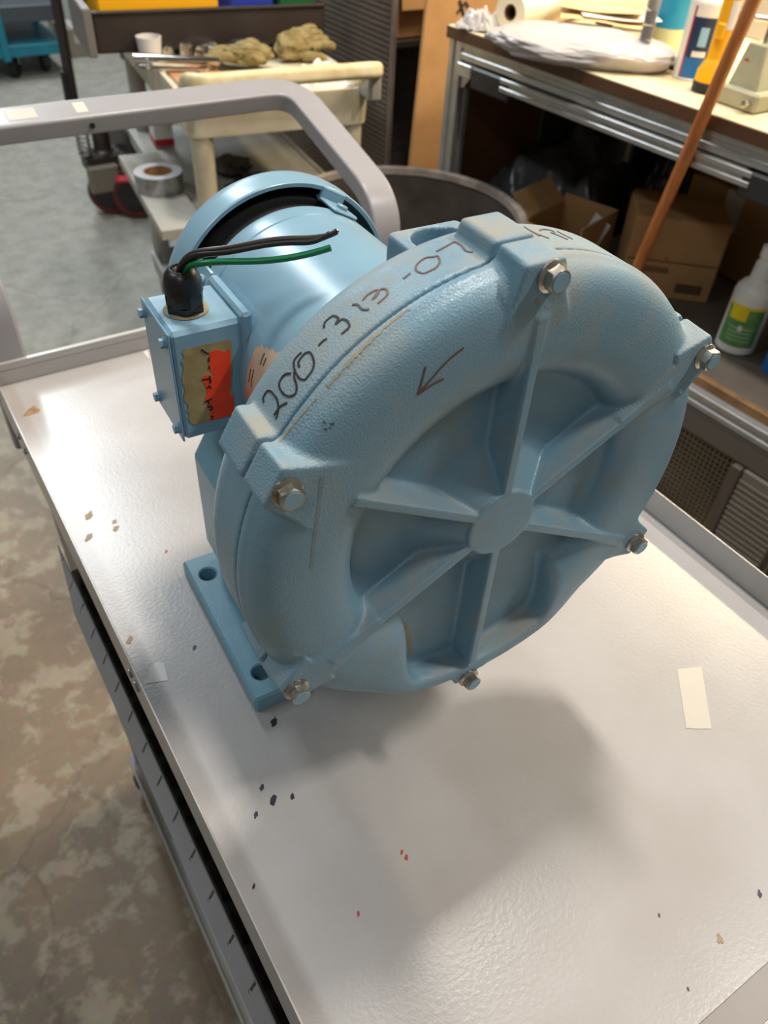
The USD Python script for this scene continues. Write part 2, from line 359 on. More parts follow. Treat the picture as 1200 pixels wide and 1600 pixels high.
BAGB = mat('black_plastic_film', srgb(84, 84, 86), rough=0.2)
SHELFG = mat('worn_grey_shelf', srgb(112, 102, 92), srgb(96, 86, 76), rough=0.5, nscale=9)
MANILA = mat('manila_paper', srgb(222, 190, 136), srgb(212, 178, 122), rough=0.7, nscale=10)
ROLLP = mat('cream_paper_roll', srgb(232, 222, 196), rough=0.65)
BLUELAB = mat('blue_can_label', srgb(20, 104, 170), rough=0.35)
NAVYLAB = mat('dark_blue_can_label', srgb(34, 52, 84), rough=0.35)
CYANLAB = mat('teal_bottle_label', srgb(20, 132, 168), rough=0.4)
PALEGRN = mat('pale_green_bottle', srgb(196, 196, 150), rough=0.35)
GREENLAB = mat('green_bottle_label', srgb(84, 138, 74), srgb(104, 152, 90), rough=0.45, nscale=60)
YELLAB = mat('yellow_bottle_label', srgb(232, 206, 30), rough=0.45)
GREYGRN = mat('grey_green_enamel', srgb(170, 168, 140), srgb(150, 148, 122), rough=0.4, nscale=10)
def film(name, col, rough, fac):
    n = {'t': ('transparent_bsdf', {}), 'p': ('principled_bsdf', {'base_color': V(col), 'roughness': rough}), 'm': ('mix_closure', {'fac': fac})}
    return usdkit.material(stage, '/World/Looks/' + name, n, [('t.BSDF', 'm.closure1'), ('p.BSDF', 'm.closure2')], surface='m.closure')
FILM = film('milky_plastic_film', srgb(196, 190, 188), 0.2, 0.93)
CLEARTUBE = film('clear_plastic_tube', srgb(170, 170, 168), 0.12, 0.22)

def concrete():
    n = {'g': ('geometry', {}), 'p': ('principled_bsdf', {'roughness': 0.6}),
         'n1': ('noise_texture', {'scale': 11.0, 'detail': 9.0, 'roughness': 0.66}), 'n2': ('noise_texture', {'scale': 2.0, 'detail': 5.0, 'roughness': 0.6}), 'n3': ('noise_texture', {'scale': 55.0, 'detail': 4.0}),
         'r1': ('rgb_ramp', {'ramp': [(0, (0, 0, 0)), (0.50, (0, 0, 0)), (0.57, (.8, .8, .8)), (1, (1, 1, 1))]}),
         'r2': ('rgb_ramp', {'ramp': [(0.2, srgb(108, 98, 84)), (0.42, srgb(148, 126, 100)), (0.58, srgb(136, 118, 96)), (0.85, srgb(98, 92, 82))]}),
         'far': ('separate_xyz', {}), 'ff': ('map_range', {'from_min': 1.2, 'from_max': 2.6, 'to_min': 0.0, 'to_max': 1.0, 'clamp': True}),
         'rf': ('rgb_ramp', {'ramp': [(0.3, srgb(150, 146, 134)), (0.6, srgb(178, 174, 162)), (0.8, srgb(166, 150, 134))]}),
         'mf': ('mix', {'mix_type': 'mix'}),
         'm1': ('mix', {'mix_type': 'mix', 'color2': srgb(178, 162, 138)}), 'm2': ('mix', {'mix_type': 'multiply', 'fac': 0.35}),
         'vc': ('voronoi_texture', {'feature': 'distance_to_edge', 'scale': 1.1}), 'wn': ('noise_texture', {'scale': 4.0, 'detail': 4.0}), 'wa': ('vector_math', {'math_type': 'multiply_add', 'vector2': (0.35, 0.35, 0.0)}),
         'rc': ('rgb_ramp', {'ramp': [(0, (0.72, .7, .66)), (0.005, (0.88, .88, .86)), (0.012, (1, 1, 1)), (1, (1, 1, 1))]}), 'm3': ('mix', {'mix_type': 'multiply', 'fac': 0.8}),
         'b': ('bump', {'strength': 0.2, 'distance': 0.002})}
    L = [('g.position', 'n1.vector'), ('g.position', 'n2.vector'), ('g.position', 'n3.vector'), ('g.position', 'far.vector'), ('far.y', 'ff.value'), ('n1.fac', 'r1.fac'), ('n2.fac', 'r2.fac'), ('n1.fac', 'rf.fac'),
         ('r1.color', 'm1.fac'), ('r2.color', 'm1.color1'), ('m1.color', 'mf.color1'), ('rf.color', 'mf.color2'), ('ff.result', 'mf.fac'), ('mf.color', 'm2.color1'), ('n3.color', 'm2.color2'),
         ('g.position', 'wn.vector'), ('wn.color', 'wa.vector1'), ('g.position', 'wa.vector3'), ('wa.vector', 'vc.vector'), ('vc.distance', 'rc.fac'), ('m2.color', 'm3.color1'), ('rc.color', 'm3.color2'), ('m3.color', 'p.base_color'),
         ('n3.fac', 'b.height'), ('b.normal', 'p.normal')]
    for k in ('m2',): pass
    return usdkit.material(stage, '/World/Looks/worn_concrete', n, L, surface='p.BSDF')
FLOOR = concrete()
WALL = mat('grey_wall_paint', srgb(150, 147, 140), srgb(140, 137, 130), rough=0.7, nscale=3)
CEILM = mat('ceiling_paint', srgb(120, 118, 112), rough=0.8)

# ------------------------------------------------------------------ the room
X0, X1, Y0, Y1 = -3.2, 2.35, -2.6, 8.2
struct('floor', bb((X0 - .1, Y0 - .1, -H - .1), (X1 + .1, Y1 + .1, -H), 0), FLOOR)
struct('ceiling', bb((X0 - .1, Y0 - .1, CEIL), (X1 + .1, Y1 + .1, CEIL + .1), 0), CEILM)
struct('wall_left', bb((X0 - .1, Y0 - .1, -H), (X0, Y1 + .1, CEIL), 0), WALL)
struct('wall_right', bb((X1, Y0 - .1, -H), (X1 + .1, Y1 + .1, CEIL), 0), WALL)
struct('wall_back', bb((X0 - .1, Y1, -H), (X1 + .1, Y1 + .1, CEIL), 0), WALL)
struct('wall_front', bb((X0 - .1, Y0 - .1, -H), (X1 + .1, Y0, CEIL), 0), WALL)
for i, (x, y, w, h, p, c) in enumerate(LAMPS):
    t = thing('ceiling_lamp', ['white ceiling lamp above the grey cart', 'white ceiling lamp above the cream cart', 'white ceiling lamp left of the grey cart', 'white ceiling lamp by the back wall', 'white ceiling lamp in front of and right of the grey cart', 'white fill lamp added in front of and left of the grey cart'][i], 'lamp', (x, y, CEIL - 0.06))
    part(t, 'housing', bb((x - w / 2 - .02, y - h / 2 - .02, CEIL - .06), (x + w / 2 + .02, y + h / 2 + .02, CEIL), .004), WHITEPL)

# ------------------------------------------------------------------ the grey utility cart in front
XL, XR, YB, YF = -0.196, 0.351, 0.689, -0.2375
cart = thing('utility_cart', 'grey steel utility cart with a lipped top tray carrying the blue blower', 'cart', (0.078, 0.226, -H))
ft = 0.0016; rim = 0.030
tray = bb((XL, YF, -0.004), (XR, YB, 0.0), 0.0005)
part(cart, 'tray_floor', tray, TRAY, smooth=False)
def lipx(x, s):   # rim along y, rolled outward
    prof = [(x + s * 0.0, 0.0), (x + s * 0.0, rim - .002), (x - s * 0.0005, rim), (x - s * 0.0017, rim), (x - s * 0.0022, rim - .002), (x - s * 0.0022, -0.028), (x - s * 0.0012, -0.028), (x - s * 0.0012, 0.0)]
    return prof
def along_y(prof, y0, y1):
    p = Polygon(prof).buffer(0); m = extrude(p, y1 - y0); v = m.vertices
    return TM(np.stack([v[:, 0], y0 + v[:, 2], v[:, 1]], 1), m.faces[:, ::-1])
def along_x(prof, x0, x1):
    p = Polygon(prof).buffer(0); m = extrude(p, x1 - x0); v = m.vertices
    return TM(np.stack([x0 + v[:, 2], v[:, 0], v[:, 1]], 1), m.faces)
part(cart, 'rim', along_y(lipx(XL, 1), YF - .024, YB + .0036), TRAY, smooth=20)
part(cart, 'rim', along_y(lipx(XR, -1), YF - .024, YB + .0036), TRAY, smooth=20)
part(cart, 'rim', along_x([(YF, 0), (YF - .020, rim - .002), (YF - .0205, rim), (YF - .0235, rim), (YF - .024, rim - .002), (YF - .024, -.022), (YF - .0225, -.022), (YF - .004, -.003)], XL - .0036, XR + .0036), TRAY, smooth=20)
back = [(YB, 0.0), (YB, rim - .010), (YB - .0018, rim - .009), (YB - .0018, rim - .0005), (YB, rim), (YB + .004, rim), (YB + .004, -.022), (YB + .002, -.022), (YB + .002, 0)]
part(cart, 'rim', along_x(back, XL - .0036, XR + .0036), TRAY, smooth=20)
# under the tray: recessed side wall, sloped slotted rail, bottom shelf, legs
part(cart, 'recess_wall', cat(bb((-0.1935, YF + .03, -.060), (-0.1905, .43, -0.004), .0005), bb((XR - .0055, YF + .03, -.060), (XR - .0025, .43, -.004), .0005)), RECESS, smooth=False)  # dark plate colour carries the shade of the gap under the rim
def slotted_rail(x, s):
    """Sloped rail with a row of slots cut through it."""
    A, B = np.array([x, -.058]), np.array([x - s * .0112, -.0804]); L_ = np.linalg.norm(B - A)
    y0, y1 = YF + .02, .445
    slots = [sbox(yy, .0005, yy + .0028, .0145) for yy in np.arange(y0 + .017, y1 - .01, .0366)]
    poly = Polygon([(y0, 0), (y1, 0), (y1 - .085, L_), (y0, L_)]).difference(shapely.union_all(slots))
    m = extrude(poly, .0012); v = m.vertices
    d = (B - A) / L_; nrm = np.array([-d[1], d[0]]) * (1 if s > 0 else -1) * -1
    q = A + v[:, 1:2] * d + v[:, 2:3] * nrm * -s * s
    return TM(np.stack([q[:, 0], v[:, 0], q[:, 1]], 1), m.faces)
part(cart, 'slotted_rail', slotted_rail(-.2045, 1), STRIPG, smooth=False, label='blue-grey sloped rail with a row of short slots')
part(cart, 'slotted_rail', slotted_rail(XR + .0085, -1), STRIPG, smooth=False)
part(cart, 'drawer', bb((-.2015, YF + .03, -.20), (XR + .0055, .43, -.085), .002), mat('brown_grey_drawer_shade', srgb(58, 52, 46), rough=.6), smooth=False)  # dark box colour carries the shade of the interior behind the rail
for x in (-.185, XR - .009): part(cart, 'side_panel', bb((x, .40, -.71), (x + .002, .655, -.022), .0005), mat('slate_panel_%d' % (x > 0), srgb(96, 104, 116), rough=.4), smooth=False)
part(cart, 'bottom_shelf', cat(bb((-.186, YF, -.875), (XR - .008, YB - .004, -.870), .001), bb((-.1925, YF, -.876), (-.1885, YB - .03, -.842), .0012), bb((XR - .004, YF, -.876), (XR, YB - .03, -.842), .0012)), STRIPG, smooth=False)
for (x, y) in ((-.179, YB + .0), (XR - .016, YB), (-.179, YF + .02), (XR - .016, YF + .02)):
    sx = 1 if x < 0 else -1; sy = -1 if y > .3 else 1
    part(cart, 'leg', cat(bb((min(x, x + sx * .034), min(y, y + sy * .003), -.88), (max(x, x + sx * .034), max(y, y + sy * .003), -.022), .0008), bb((min(x, x + sx * .003), min(y, y + sy * .034), -.88), (max(x, x + sx * .003), max(y, y + sy * .034), -.022), .0008)), STRIPG, smooth=False)
    cx, cy = x + sx * .03, y + sy * .03
    c = part(cart, 'caster_wheel', cyl(.046, -.013, .013, 'y', 28, at=(cx, cy, -H + .046)), BLACKRUB)
    part(c, 'caster_fork', cat(bb((cx - .012, cy - .021, -.945), (cx + .012, cy - .017, -.88), .001), bb((cx - .012, cy + .017, -.945), (cx + .012, cy + .021, -.88), .001), bb((cx - .025, cy - .025, -.884), (cx + .025, cy + .025, -.879), .001)), STEEL, smooth=False)
# handle: flat tube rising from the back corners, sloping back, then across
hp = fillet([(.372, .707, -.10), (.372, .705, .125), (.372, .985, .203), (-.176, .985, .203), (-.176, .705, .125), (-.176, .707, -.10)], .055, 10)
def handle_sweep():
    P = hp; T = np.gradient(P, axis=0); T /= np.linalg.norm(T, axis=1, keepdims=True)
    w, h = .046, .028; prof = np.array(rrect(w, h, .0045, 4)); k = len(prof); vs = []
    for i in range(len(P)):
        side = np.array([0.0, 0.0, 0.0])
        out = np.array([0, -.27, .96]) if abs(T[i][2]) < .95 else np.array([0, -1.0, 0])
        e = np.array([0, -1.0, .0]) if abs(T[i][2]) > .95 else np.array([0, -.27, .96])
        n_ = e - T[i] * np.dot(e, T[i]); n_ /= np.linalg.norm(n_); s = np.cross(T[i], n_)
        vs.append(P[i] + prof[:, :1] * s + prof[:, 1:] * n_)
    v = np.vstack(vs); f = []
    for i in range(len(P) - 1):
        for q in range(k):
            r_ = (q + 1) % k; f += [(i * k + q, i * k + r_, (i + 1) * k + r_), (i * k + q, (i + 1) * k + r_, (i + 1) * k + q)]
    return TM(v, f)
part(cart, 'handle', handle_sweep(), TUBEG, smooth=40, label='bent grey tube push handle across the far end')
part(cart, 'handle_hole', cyl(.004, 0, .0012, 'y', 16, b=.0001, at=(.045, .9608, .197)), DARK)  # dark disc painted as the shade of a hole
for x0, x1 in ((-.06, -.022), (.03, .046)):
    part(cart, 'tape_scrap', mv(rot(bb((x0, -.012, .0001), (x1, .012, .0005), .0001), (1, 0, 0), 15.7), (0, .9812, .2164)), mat('beige_tape_%d' % (x0 > 0), srgb(190, 176, 156) if x0 < 0 else srgb(212, 200, 180), rough=.4), smooth=False)
part(cart, 'screw', cat(cyl(.0035, 0, .003, 'x', 12, at=(-.2008, .565, .008)), cyl(.0035, 0, .003, 'x', 12, at=(-.2008, .54, .004))), STEEL)
part(cart, 'rivet', cat(cyl(.005, 0, .003, 'x', 12, at=(-.2005, .175, .012)), cyl(.004, 0, .0035, 'x', 12, at=(-.2005, .19, .012))), SILVER)
# marks stuck to the tray: tape, paper, scabs and spots, each a thin film on the sheet
def flat(pts, z0=.0001, z1=.0004): m = extrude(Polygon(pts).buffer(0), z1 - z0); m.vertices[:, 2] += z0; return m
def blob(x, y, r, seed, e=1.0, a=0.0):
    rg = np.random.default_rng(seed); t = np.arange(14) * 2 * PI / 14; R_ = r * (0.65 + 0.6 * rg.random(14))
    X, Y = R_ * np.cos(t) * e, R_ * np.sin(t)
    return flat([(x + X[i] * math.cos(a) - Y[i] * math.sin(a), y + X[i] * math.sin(a) + Y[i] * math.cos(a)) for i in range(14)])
part(cart, 'tape_piece', flat([(.2178, -.0388), (.2393, -.0481), (.1967, -.0961), (.187, -.0905), (.1783, -.0846)]), TAPEC, smooth=False, label='rectangle of pale tape stuck on the right of the tray')
part(cart, 'paper_scrap', flat([(-.1895, .1828), (-.183, .195), (-.176, .1988), (-.1696, .1958), (-.173, .1764), (-.1889, .1819)]), PAPERW, smooth=False, label='torn white paper scrap by the left rim')
part(cart, 'tape_scrap', flat([(-.0137, .685), (-.0061, .6875), (-.0125, .6628)]), PAPERW, smooth=False)
part(cart, 'scab', flat([(-.1846, .6129), (-.176, .624), (-.1681, .629), (-.1636, .6176), (-.1653, .6141), (-.175, .612)]), CHIPB, smooth=False)
for i, (x, y, s, k) in enumerate([(-.1865, .2337, 5, 'T'), (-.1695, .4084, 7, 'T'), (-.179, .3773, 6, 'T'), (-.1497, .3874, 4, 'T'), (-.1519, .3768, 5, 'T'), (-.1408, .1974, 3, 'D'), (-.1141, .0949, 5, 'D'), (-.1476, .048, 3, 'D'), (-.1441, .0345, 5, 'D'), (-.1606, .0309, 3, 'D'), (-.1309, .0296, 3, 'D'), (.1198, -.2052, 3, 'D'), (.0713, -.2103, 4, 'T'), (.0468, -.1776, 1.5, 'D'), (.0288, -.2197, 1.5, 'D'), (-.1841, -.0153, 2, 'D'), (-.1197, .3211, 2.5, 'R'), (-.0827, -.0487, 2, 'R'), (-.082, -.0535, 2.5, 'R'), (-.1313, -.0685, 2, 'R')]):
    part(cart, 'paint_spot', blob(x, y, s * .00048, 40 + i, 1.9, 0.9), {'T': SPOTT, 'D': SPOTD, 'R': SPOTR}[k], smooth=False)

# ------------------------------------------------------------------ the regenerative blower (local frame: x right, y towards the back, z up; BZ = height of its axis)
BZ = 0.2507
blower = thing('regenerative_blower', 'pale blue cast regenerative blower with round ribbed cover and motor standing on the grey cart', 'blower', (0, 0, 0), -2.487)
TA = 1.0
def grid3(lo, hi, h):
    n = [int(math.ceil((b - a) / s)) + 1 for a, b, s in zip(lo, hi, h)]
    ax = [np.float32(a + np.arange(k) * s) for a, k, s in zip(lo, n, h)]
    return ax
def smoothstep(a, b, x): t = np.clip((x - a) / (b - a), 0, 1); return t * t * (3 - 2 * t)
LUG = [math.radians(a) for a in (90, 30, -30, -90, -150, 150)]
def cover_sdf(x, y, z):
    """Front casting: plate, side channel tube, hub cone, six ribs, six bolt lugs. z measured from the axis."""
    r = np.sqrt(x * x + z * z); th = np.degrees(np.arctan2(z, x))
    plate = sdslab(r - .1535, y, .0195, .0232, .0008)
    # side channel: inner edge moves outwards along the bottom, where only a lip is left
    ta = np.where(th > 90, th - 360, th)                       # -270 .. 90
    w = smoothstep(-126, -107, ta) * (1 - smoothstep(-66, -48, ta))
    rin = .0925 + (.1395 - .0925) * w; rout = .1545 - .0015 * w
    rc, ar = (rin + rout) / 2, (rout - rin) / 2; ay = .0196 - .0004 * w
    p = 2.5 + 1.5 * w
    e = (np.abs((r - rc) / ar) ** p + np.abs((y - .0205) / ay) ** p) ** (1 / p)
    tube = np.maximum((e - 1) * np.minimum(ar, ay) * .9, y - .0232)
    f = smin(plate, tube, .005)
    cone = smax((r - (.0225 + (y - .0008) * 1.35)) * .595, np.maximum(y - .0225, .0008 - y), .0012)
    f = smin(f, cone, .003)
    for i, a in enumerate(LUG):
        c, s = math.cos(a), math.sin(a)
        al = x * c + z * s; pe = -x * s + z * c
        d = np.abs(pe)
        R1 = (.1345, .128, .136, .1365, .128, .114)[i]
        half = .0031 + np.clip(y - .001, 0, .03) * .09
        rib = smax(d - half, np.maximum(np.maximum(.016 - al, al - R1), np.maximum(-.0006 - y, y - .022)), .0008)
        f = smin(f, rib, .0022)
        # lug: flat-topped block with sloping sides
        y0 = .0008; hw = .0112 + np.clip(.163 - al, 0, .03) * .25
        r0 = .136 if i not in (1, 4) else .105
        if i == 0: d = np.abs(pe - .003)
        if i == 3: hw = .0085 + np.clip(.163 - al, 0, .03) * .3; r0 = .160; y0 = .0035
        slope = np.clip((.136 - al) * 1.0, 0, 1) * (.20 if i not in (1, 4) else 0.0)
        hwl = hw if i not in (1, 4) else np.where(al < .136, .0030 + np.clip(al - .105, 0, .031) * .26, hw)
        top = .1625 + np.clip(y - .001, 0, .03) * .06
        lug = smax(smax(d - hwl, al - top, .002), np.maximum(np.maximum(r0 - .012 - al, y - .0232), y0 + slope - y), .0016)
        f = smin(f, lug, .0035)
    return np.minimum(f, sdslab(r - .0235, y, -.0010, .008, .0008))
def make_nets(fn, lo, hi, h):
    ax = grid3(lo, hi, h)
    X, Y, Z = np.meshgrid(*ax, indexing='ij'); F = fn(X, Y, Z).astype(np.float64)
    return surface_nets(F, lo, h)
cov = make_nets(cover_sdf, (-.181, -.006, -.181), (.181, .0275, .181), (.00125, .0011, .00125))
cov.vertices = cov.vertices + [0, 0, BZ]
cover = part(blower, 'front_cover', cov, CAST, smooth=True, local=True, label='round front casting with six radial ribs and a central hub')

def housing_sdf(x, y, z):
    r = np.sqrt(x * x + z * z)
    f = sdslab(r - .1555, y, .0255, .0535, .0012)
    e = np.sqrt((np.abs(r - .117) / .0385) ** 2 + (np.abs(y - .052) / .030) ** 2)
    f = np.minimum(f, np.maximum((e - 1) * .030, .05 - y))
    f = smin(f, sdslab(r - .115, y, .03, .078, .003), .006)
    f = smin(f, sdslab(r - .074, y, .06, .112, .003), .008)
    for i, a in enumerate(LUG):
        c, s = math.cos(a), math.sin(a); al = x * c + z * s; pe = np.abs(-x * s + z * c)
        hw = .0112 + np.clip(.1638 - al, 0, .03) * (.35 if i != 3 else .3)
        if i == 0: pe = np.abs(-x * s + z * c - .003)
        lug = smax(smax(pe - hw, al - .1638, .0015), np.maximum(np.maximum(.135 - al, y - .055), .0255 - y), .0015)
        f = smin(f, lug, .002)
    # outlet block behind the rim, with an open port
    port = sdbox(x - .003, y - .0905, z - (.368 - BZ), .024, .0235, .0175, .004)
    duct = sdbox(x - .012, y - .075, z - .085, .026, .03, .05, .01)
    side = sdbox(x - .042, y - .088, z - (.3615 - BZ), .022, .020, .0155, .004)
    f = smin(f, smin(smin(port, duct, .008), side, .006), .006)
    hole = np.maximum(np.sqrt((x - .0015) ** 2 + (y - .0935) ** 2) - .0155, (.36 - BZ) - z)
    return smax(f, -hole, .0015)
hou = make_nets(housing_sdf, (-.183, .020, -.183), (.183, .118, .183), (.0016, .0015, .0016))
hou.vertices = hou.vertices + [0, 0, BZ]
housing = part(blower, 'rear_housing', hou, CAST, smooth=True, local=True, label='rear casting with the hand-written number on its rim')
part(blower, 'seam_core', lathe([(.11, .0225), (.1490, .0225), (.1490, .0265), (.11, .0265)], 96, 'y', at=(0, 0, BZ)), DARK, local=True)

# six flange bolts
def hexhead(r, y0, y1):
    pts = []
    for k in range(6):
        a = k * PI / 3 + .3
        pts += [(r * math.cos(a), y1, r * math.sin(a)), (r * math.cos(a), y0 + .001, r * math.sin(a)), (r * .86 * math.cos(a), y0, r * .86 * math.sin(a))]
        b = a + PI / 6
        pts += [(r * .87 * math.cos(b), y0, r * .87 * math.sin(b))]
    return hullp(pts)
for i, a in enumerate(LUG):
    cx, cz = .155 * math.cos(a), BZ + .155 * math.sin(a); sp = rot(hexhead(.0066, -.0062, .0005), (0, 1, 0), 23 * i)
    fl = lathe([(0, -.0012), (.0062, -.0012), (.0080, .0000), (.0080, .0012), (0, .0014)], 28, 'y')
    part(blower, 'flange_bolt', mv(cat(sp, fl), (cx, -.0004, cz)), ZINC, local=True, smooth=25, label='zinc-plated hex flange bolt' if i == 0 else None)
    bf = cyl(.0048, -.0003, .0003, 'y', 20, b=.00005, at=(cx, -.0067, cz))
    part(blower, 'bolt_face', bf, SHEET, local=True)

# marker writing: thin ink ribbons lying on the casting
def ribbon(P, N, w, t=.00035, rough=0.0):
    P, N = np.array(P, float), np.array(N, float); T = np.gradient(P, axis=0); T /= np.linalg.norm(T, axis=1, keepdims=True) + 1e-12
    S = np.cross(T, N); S /= np.linalg.norm(S, axis=1, keepdims=True); n = len(P)
    ww = w * (0.8 + 0.35 * meshkit.noise(P * 400, 2) + rough * (meshkit.noise(P * 900, 7) - .55) * 2)[:, None] / 2; ww = np.maximum(ww, w * .04)
    v = np.vstack([P + S * ww + N * t, P - S * ww + N * t, P + S * ww - N * .0002, P - S * ww - N * .0002]); f = []
    for i in range(n - 1):
        for a, b in ((0, 1), (1, 3), (3, 2), (2, 0)): f += [(a * n + i, b * n + i, b * n + i + 1), (a * n + i, b * n + i + 1, a * n + i + 1)]
    for i in (0, n - 1): f += [(i, n + i, 3 * n + i), (i, 3 * n + i, 2 * n + i)]
    return TM(v, f)
def dense(s, n=6):
    s = np.array(s, float); d = np.r_[0, np.cumsum(np.linalg.norm(np.diff(s * [.0028, 1], axis=0), axis=1))]
    if len(s) < 3: q = np.linspace(0, d[-1], 6); return np.stack([np.interp(q, d, s[:, k]) for k in (0, 1)], 1)
    from scipy.interpolate import PchipInterpolator
    return PchipInterpolator(d, s)(np.linspace(0, d[-1], n * len(s)))
def on_sdf(pts, w, t=.0004, fn=None, n=20, rough=0.0):
    fn = fn or cover_sdf; p = np.array(pts, float); d = np.r_[0, np.cumsum(np.linalg.norm(np.diff(p, axis=0), axis=1))]; q = np.linspace(0, d[-1], n)
    P = np.stack([np.interp(q, d, p[:, k]) for k in range(3)], 1); e = .0006
    for _ in range(2):
        z = P - [0, 0, BZ]; N = np.stack([(fn(*(z + e * o).T) - fn(*(z - e * o).T)) for o in np.eye(3)], 1); N /= np.linalg.norm(N, axis=1, keepdims=True)
        P = P - N * fn(*z.T)[:, None]
    return ribbon(P, N, w, t, rough)
def on_rim(strokes, w, R_=.1557):
    out = []
    for s in strokes:
        q = dense(s); a = np.radians(q[:, 0])
        out.append(on_sdf(np.stack([R_ * np.cos(a), q[:, 1], BZ + R_ * np.sin(a)], 1), w, .00035, housing_sdf, len(q)))
    return cat(*out)
TXT = [[[142.9,0.0475],[142.3,0.0502],[141.2,0.0503],[140.5,0.0467],[140.5,0.0415],[141.2,0.0366],[142.4,0.0337],[143.1,0.0331]],[[142.9,0.0357],[141.5,0.0357],[139.5,0.0326]],[[135.6,0.0434],[137.1,0.047],[138.5,0.0458],[139.0,0.0399],[138.5,0.0345],[137.3,0.0319],[136.3,0.0344],[135.6,0.0397],[134.9,0.0426]],[[131.7,0.0475],[133.3,0.048],[134.6,0.0436],[135.0,0.0372],[134.2,0.0326],[132.6,0.033],[131.1,0.0368],[130.6,0.0427],[131.6,0.0453],[133.2,0.0447],[133.7,0.0416]],[[128.8,0.0418],[127.8,0.0418],[126.9,0.041]],[[126.0,0.048],[124.9,0.0507],[123.4,0.0502],[123.0,0.0461],[124.2,0.0443],[122.7,0.0438],[122.3,0.0401],[122.9,0.036],[124.6,0.0362]],[[119.7,0.047],[119.0,0.044],[119.1,0.0408],[118.3,0.0369]],[[117.8,0.0449],[116.5,0.046],[114.7,0.0446],[115.0,0.0424],[116.7,0.041],[114.3,0.0437],[113.6,0.0413],[114.2,0.0378],[116.5,0.0366]],[[110.1,0.0413],[109.4,0.0415],[108.5,0.0422]],[[102.9,0.0449],[104.3,0.0471],[106.6,0.0448],[107.3,0.041],[106.7,0.0369],[104.9,0.0364],[102.9,0.0396],[102.2,0.0445],[103.1,0.045]],[[101.6,0.0481],[99.5,0.0489],[97.3,0.0502]],[[97.3,0.0502],[97.1,0.0457],[97.5,0.0395],[96.8,0.0364]]]
part(housing, 'marker_number', on_rim(TXT[:7], .0011), INK, local=True, smooth=False, label='hand-written number in marker')
part(housing, 'marker_number', on_rim(TXT[7:], .0010), INKBR, local=True, smooth=False)
part(housing, 'marker_scribble', on_rim([[[81.1,0.0519],[81.2,0.0475],[81.0,0.044],[81.0,0.0397]],[[81.0,0.044],[80.4,0.0405],[79.6,0.0366]],[[78.8,0.0467],[76.7,0.0492],[75.0,0.0478],[75.8,0.0443],[76.7,0.0447]],[[76.2,0.0441],[75.5,0.041],[74.7,0.0367]],[[73.7,0.0483],[73.3,0.0442],[72.7,0.0389]]], .0009), INKBR, local=True, smooth=False)
def front_of(x, z):
    """Depth of the front casting's surface at (x, z above the tray)."""
    x, z = np.asarray(x, float), np.asarray(z, float) - BZ
    ys = np.linspace(-.006, .03, 200); F = cover_sdf(x[:, None] + 0 * ys, ys[None] + 0 * x[:, None], z[:, None] + 0 * ys)
    return ys[np.argmax(F < 0, axis=1)]
def on_front(strokes, w):
    out = []
    for s in strokes:
        s = np.array(s, float); d = np.r_[0, np.cumsum(np.linalg.norm(np.diff(s, axis=0), axis=1))]; q = np.linspace(0, d[-1], 24)
        x, z = np.interp(q, d, s[:, 0]), np.interp(q, d, s[:, 1]); y = front_of(x, z); e = .001
        N = np.stack([(front_of(x + e, z) - front_of(x - e, z)) / (2 * e), -np.ones_like(x), (front_of(x, z + e) - front_of(x, z - e)) / (2 * e)], 1); N /= np.linalg.norm(N, axis=1, keepdims=True)
        from scipy.ndimage import gaussian_filter1d
        N = gaussian_filter1d(N, 2, axis=0); y = gaussian_filter1d(y, 2)
        out.append(ribbon(np.stack([x, y, z], 1), N, w, .0005))
    return cat(*out)
part(cover, 'marker_arrow', on_front([[[-.0434, .379], [-.0478, .3771], [-.0521, .3743], [-.0563, .371], [-.06, .3674], [-.0637, .3641], [-.0669, .361]], [[-.0632, .374], [-.0647, .3688], [-.0669, .361]], [[-.0534, .3655], [-.0574, .3649], [-.0602, .364], [-.0669, .361]]], .0009), INKBR, local=True, smooth=False, label='hand-drawn brown arrow')

RESID = mat('tan_sealant_residue', srgb(158, 146, 118), srgb(136, 136, 122), rough=.7, nscale=200, bump=.4, bscale=500)
SEAM = [[-.1045, .0184, .3655], [-.0987, .0185, .3706], [-.0914, .019, .3764], [-.0821, .0197, .3828], [-.0725, .0207, .3883], [-.062, .021, .3934]]
SEAM2 = [[-.1285, .0208, .3408], [-.1222, .0205, .347], [-.1161, .0194, .3541], [-.1098, .0188, .3606]]
DRIP = mat('dried_drip', srgb(118, 140, 142), rough=.4)
part(cover, 'dried_drip', on_sdf([[-.1165, .0006, .3303], [-.1178, .0003, .3171], [-.1195, .0006, .3008], [-.1213, .0009, .2858], [-.1226, .0009, .2702]], .0022, .00015, n=50, rough=.4), DRIP, local=True, smooth=False)
part(cover, 'sealant_residue', on_sdf(SEAM, .0018, .0002, n=70, rough=.8), RESID, local=True, smooth=False)
part(cover, 'sealant_residue', on_sdf(SEAM2, .0010, .0002, n=50, rough=.8), RESID, local=True, smooth=False)
part(cover, 'sealant_residue', on_sdf([[-.0551, .0175, .1779], [-.0468, .0195, .1606], [-.0421, .0195, .1394], [-.0395, .0190, .1250]], .0040, .0002, n=50, rough=.7), RESID, local=True, smooth=False)
rgs = np.random.default_rng(4)
for k in range(9):
    a = rgs.random() * 6.28; rr = .004 * rgs.random() ** .5; px_, pz_ = -.1095 + rr * math.cos(a), .3535 + rr * math.sin(a) * 1.3
    part(cover, 'scuff_mark', on_sdf([[px_, .008, pz_], [px_ + .0014, .0075, pz_ - .0012]], .0011, .00015, n=6), mat('dark_scuff_%d' % k, srgb(72, 92, 104), rough=.6), local=True, smooth=False)
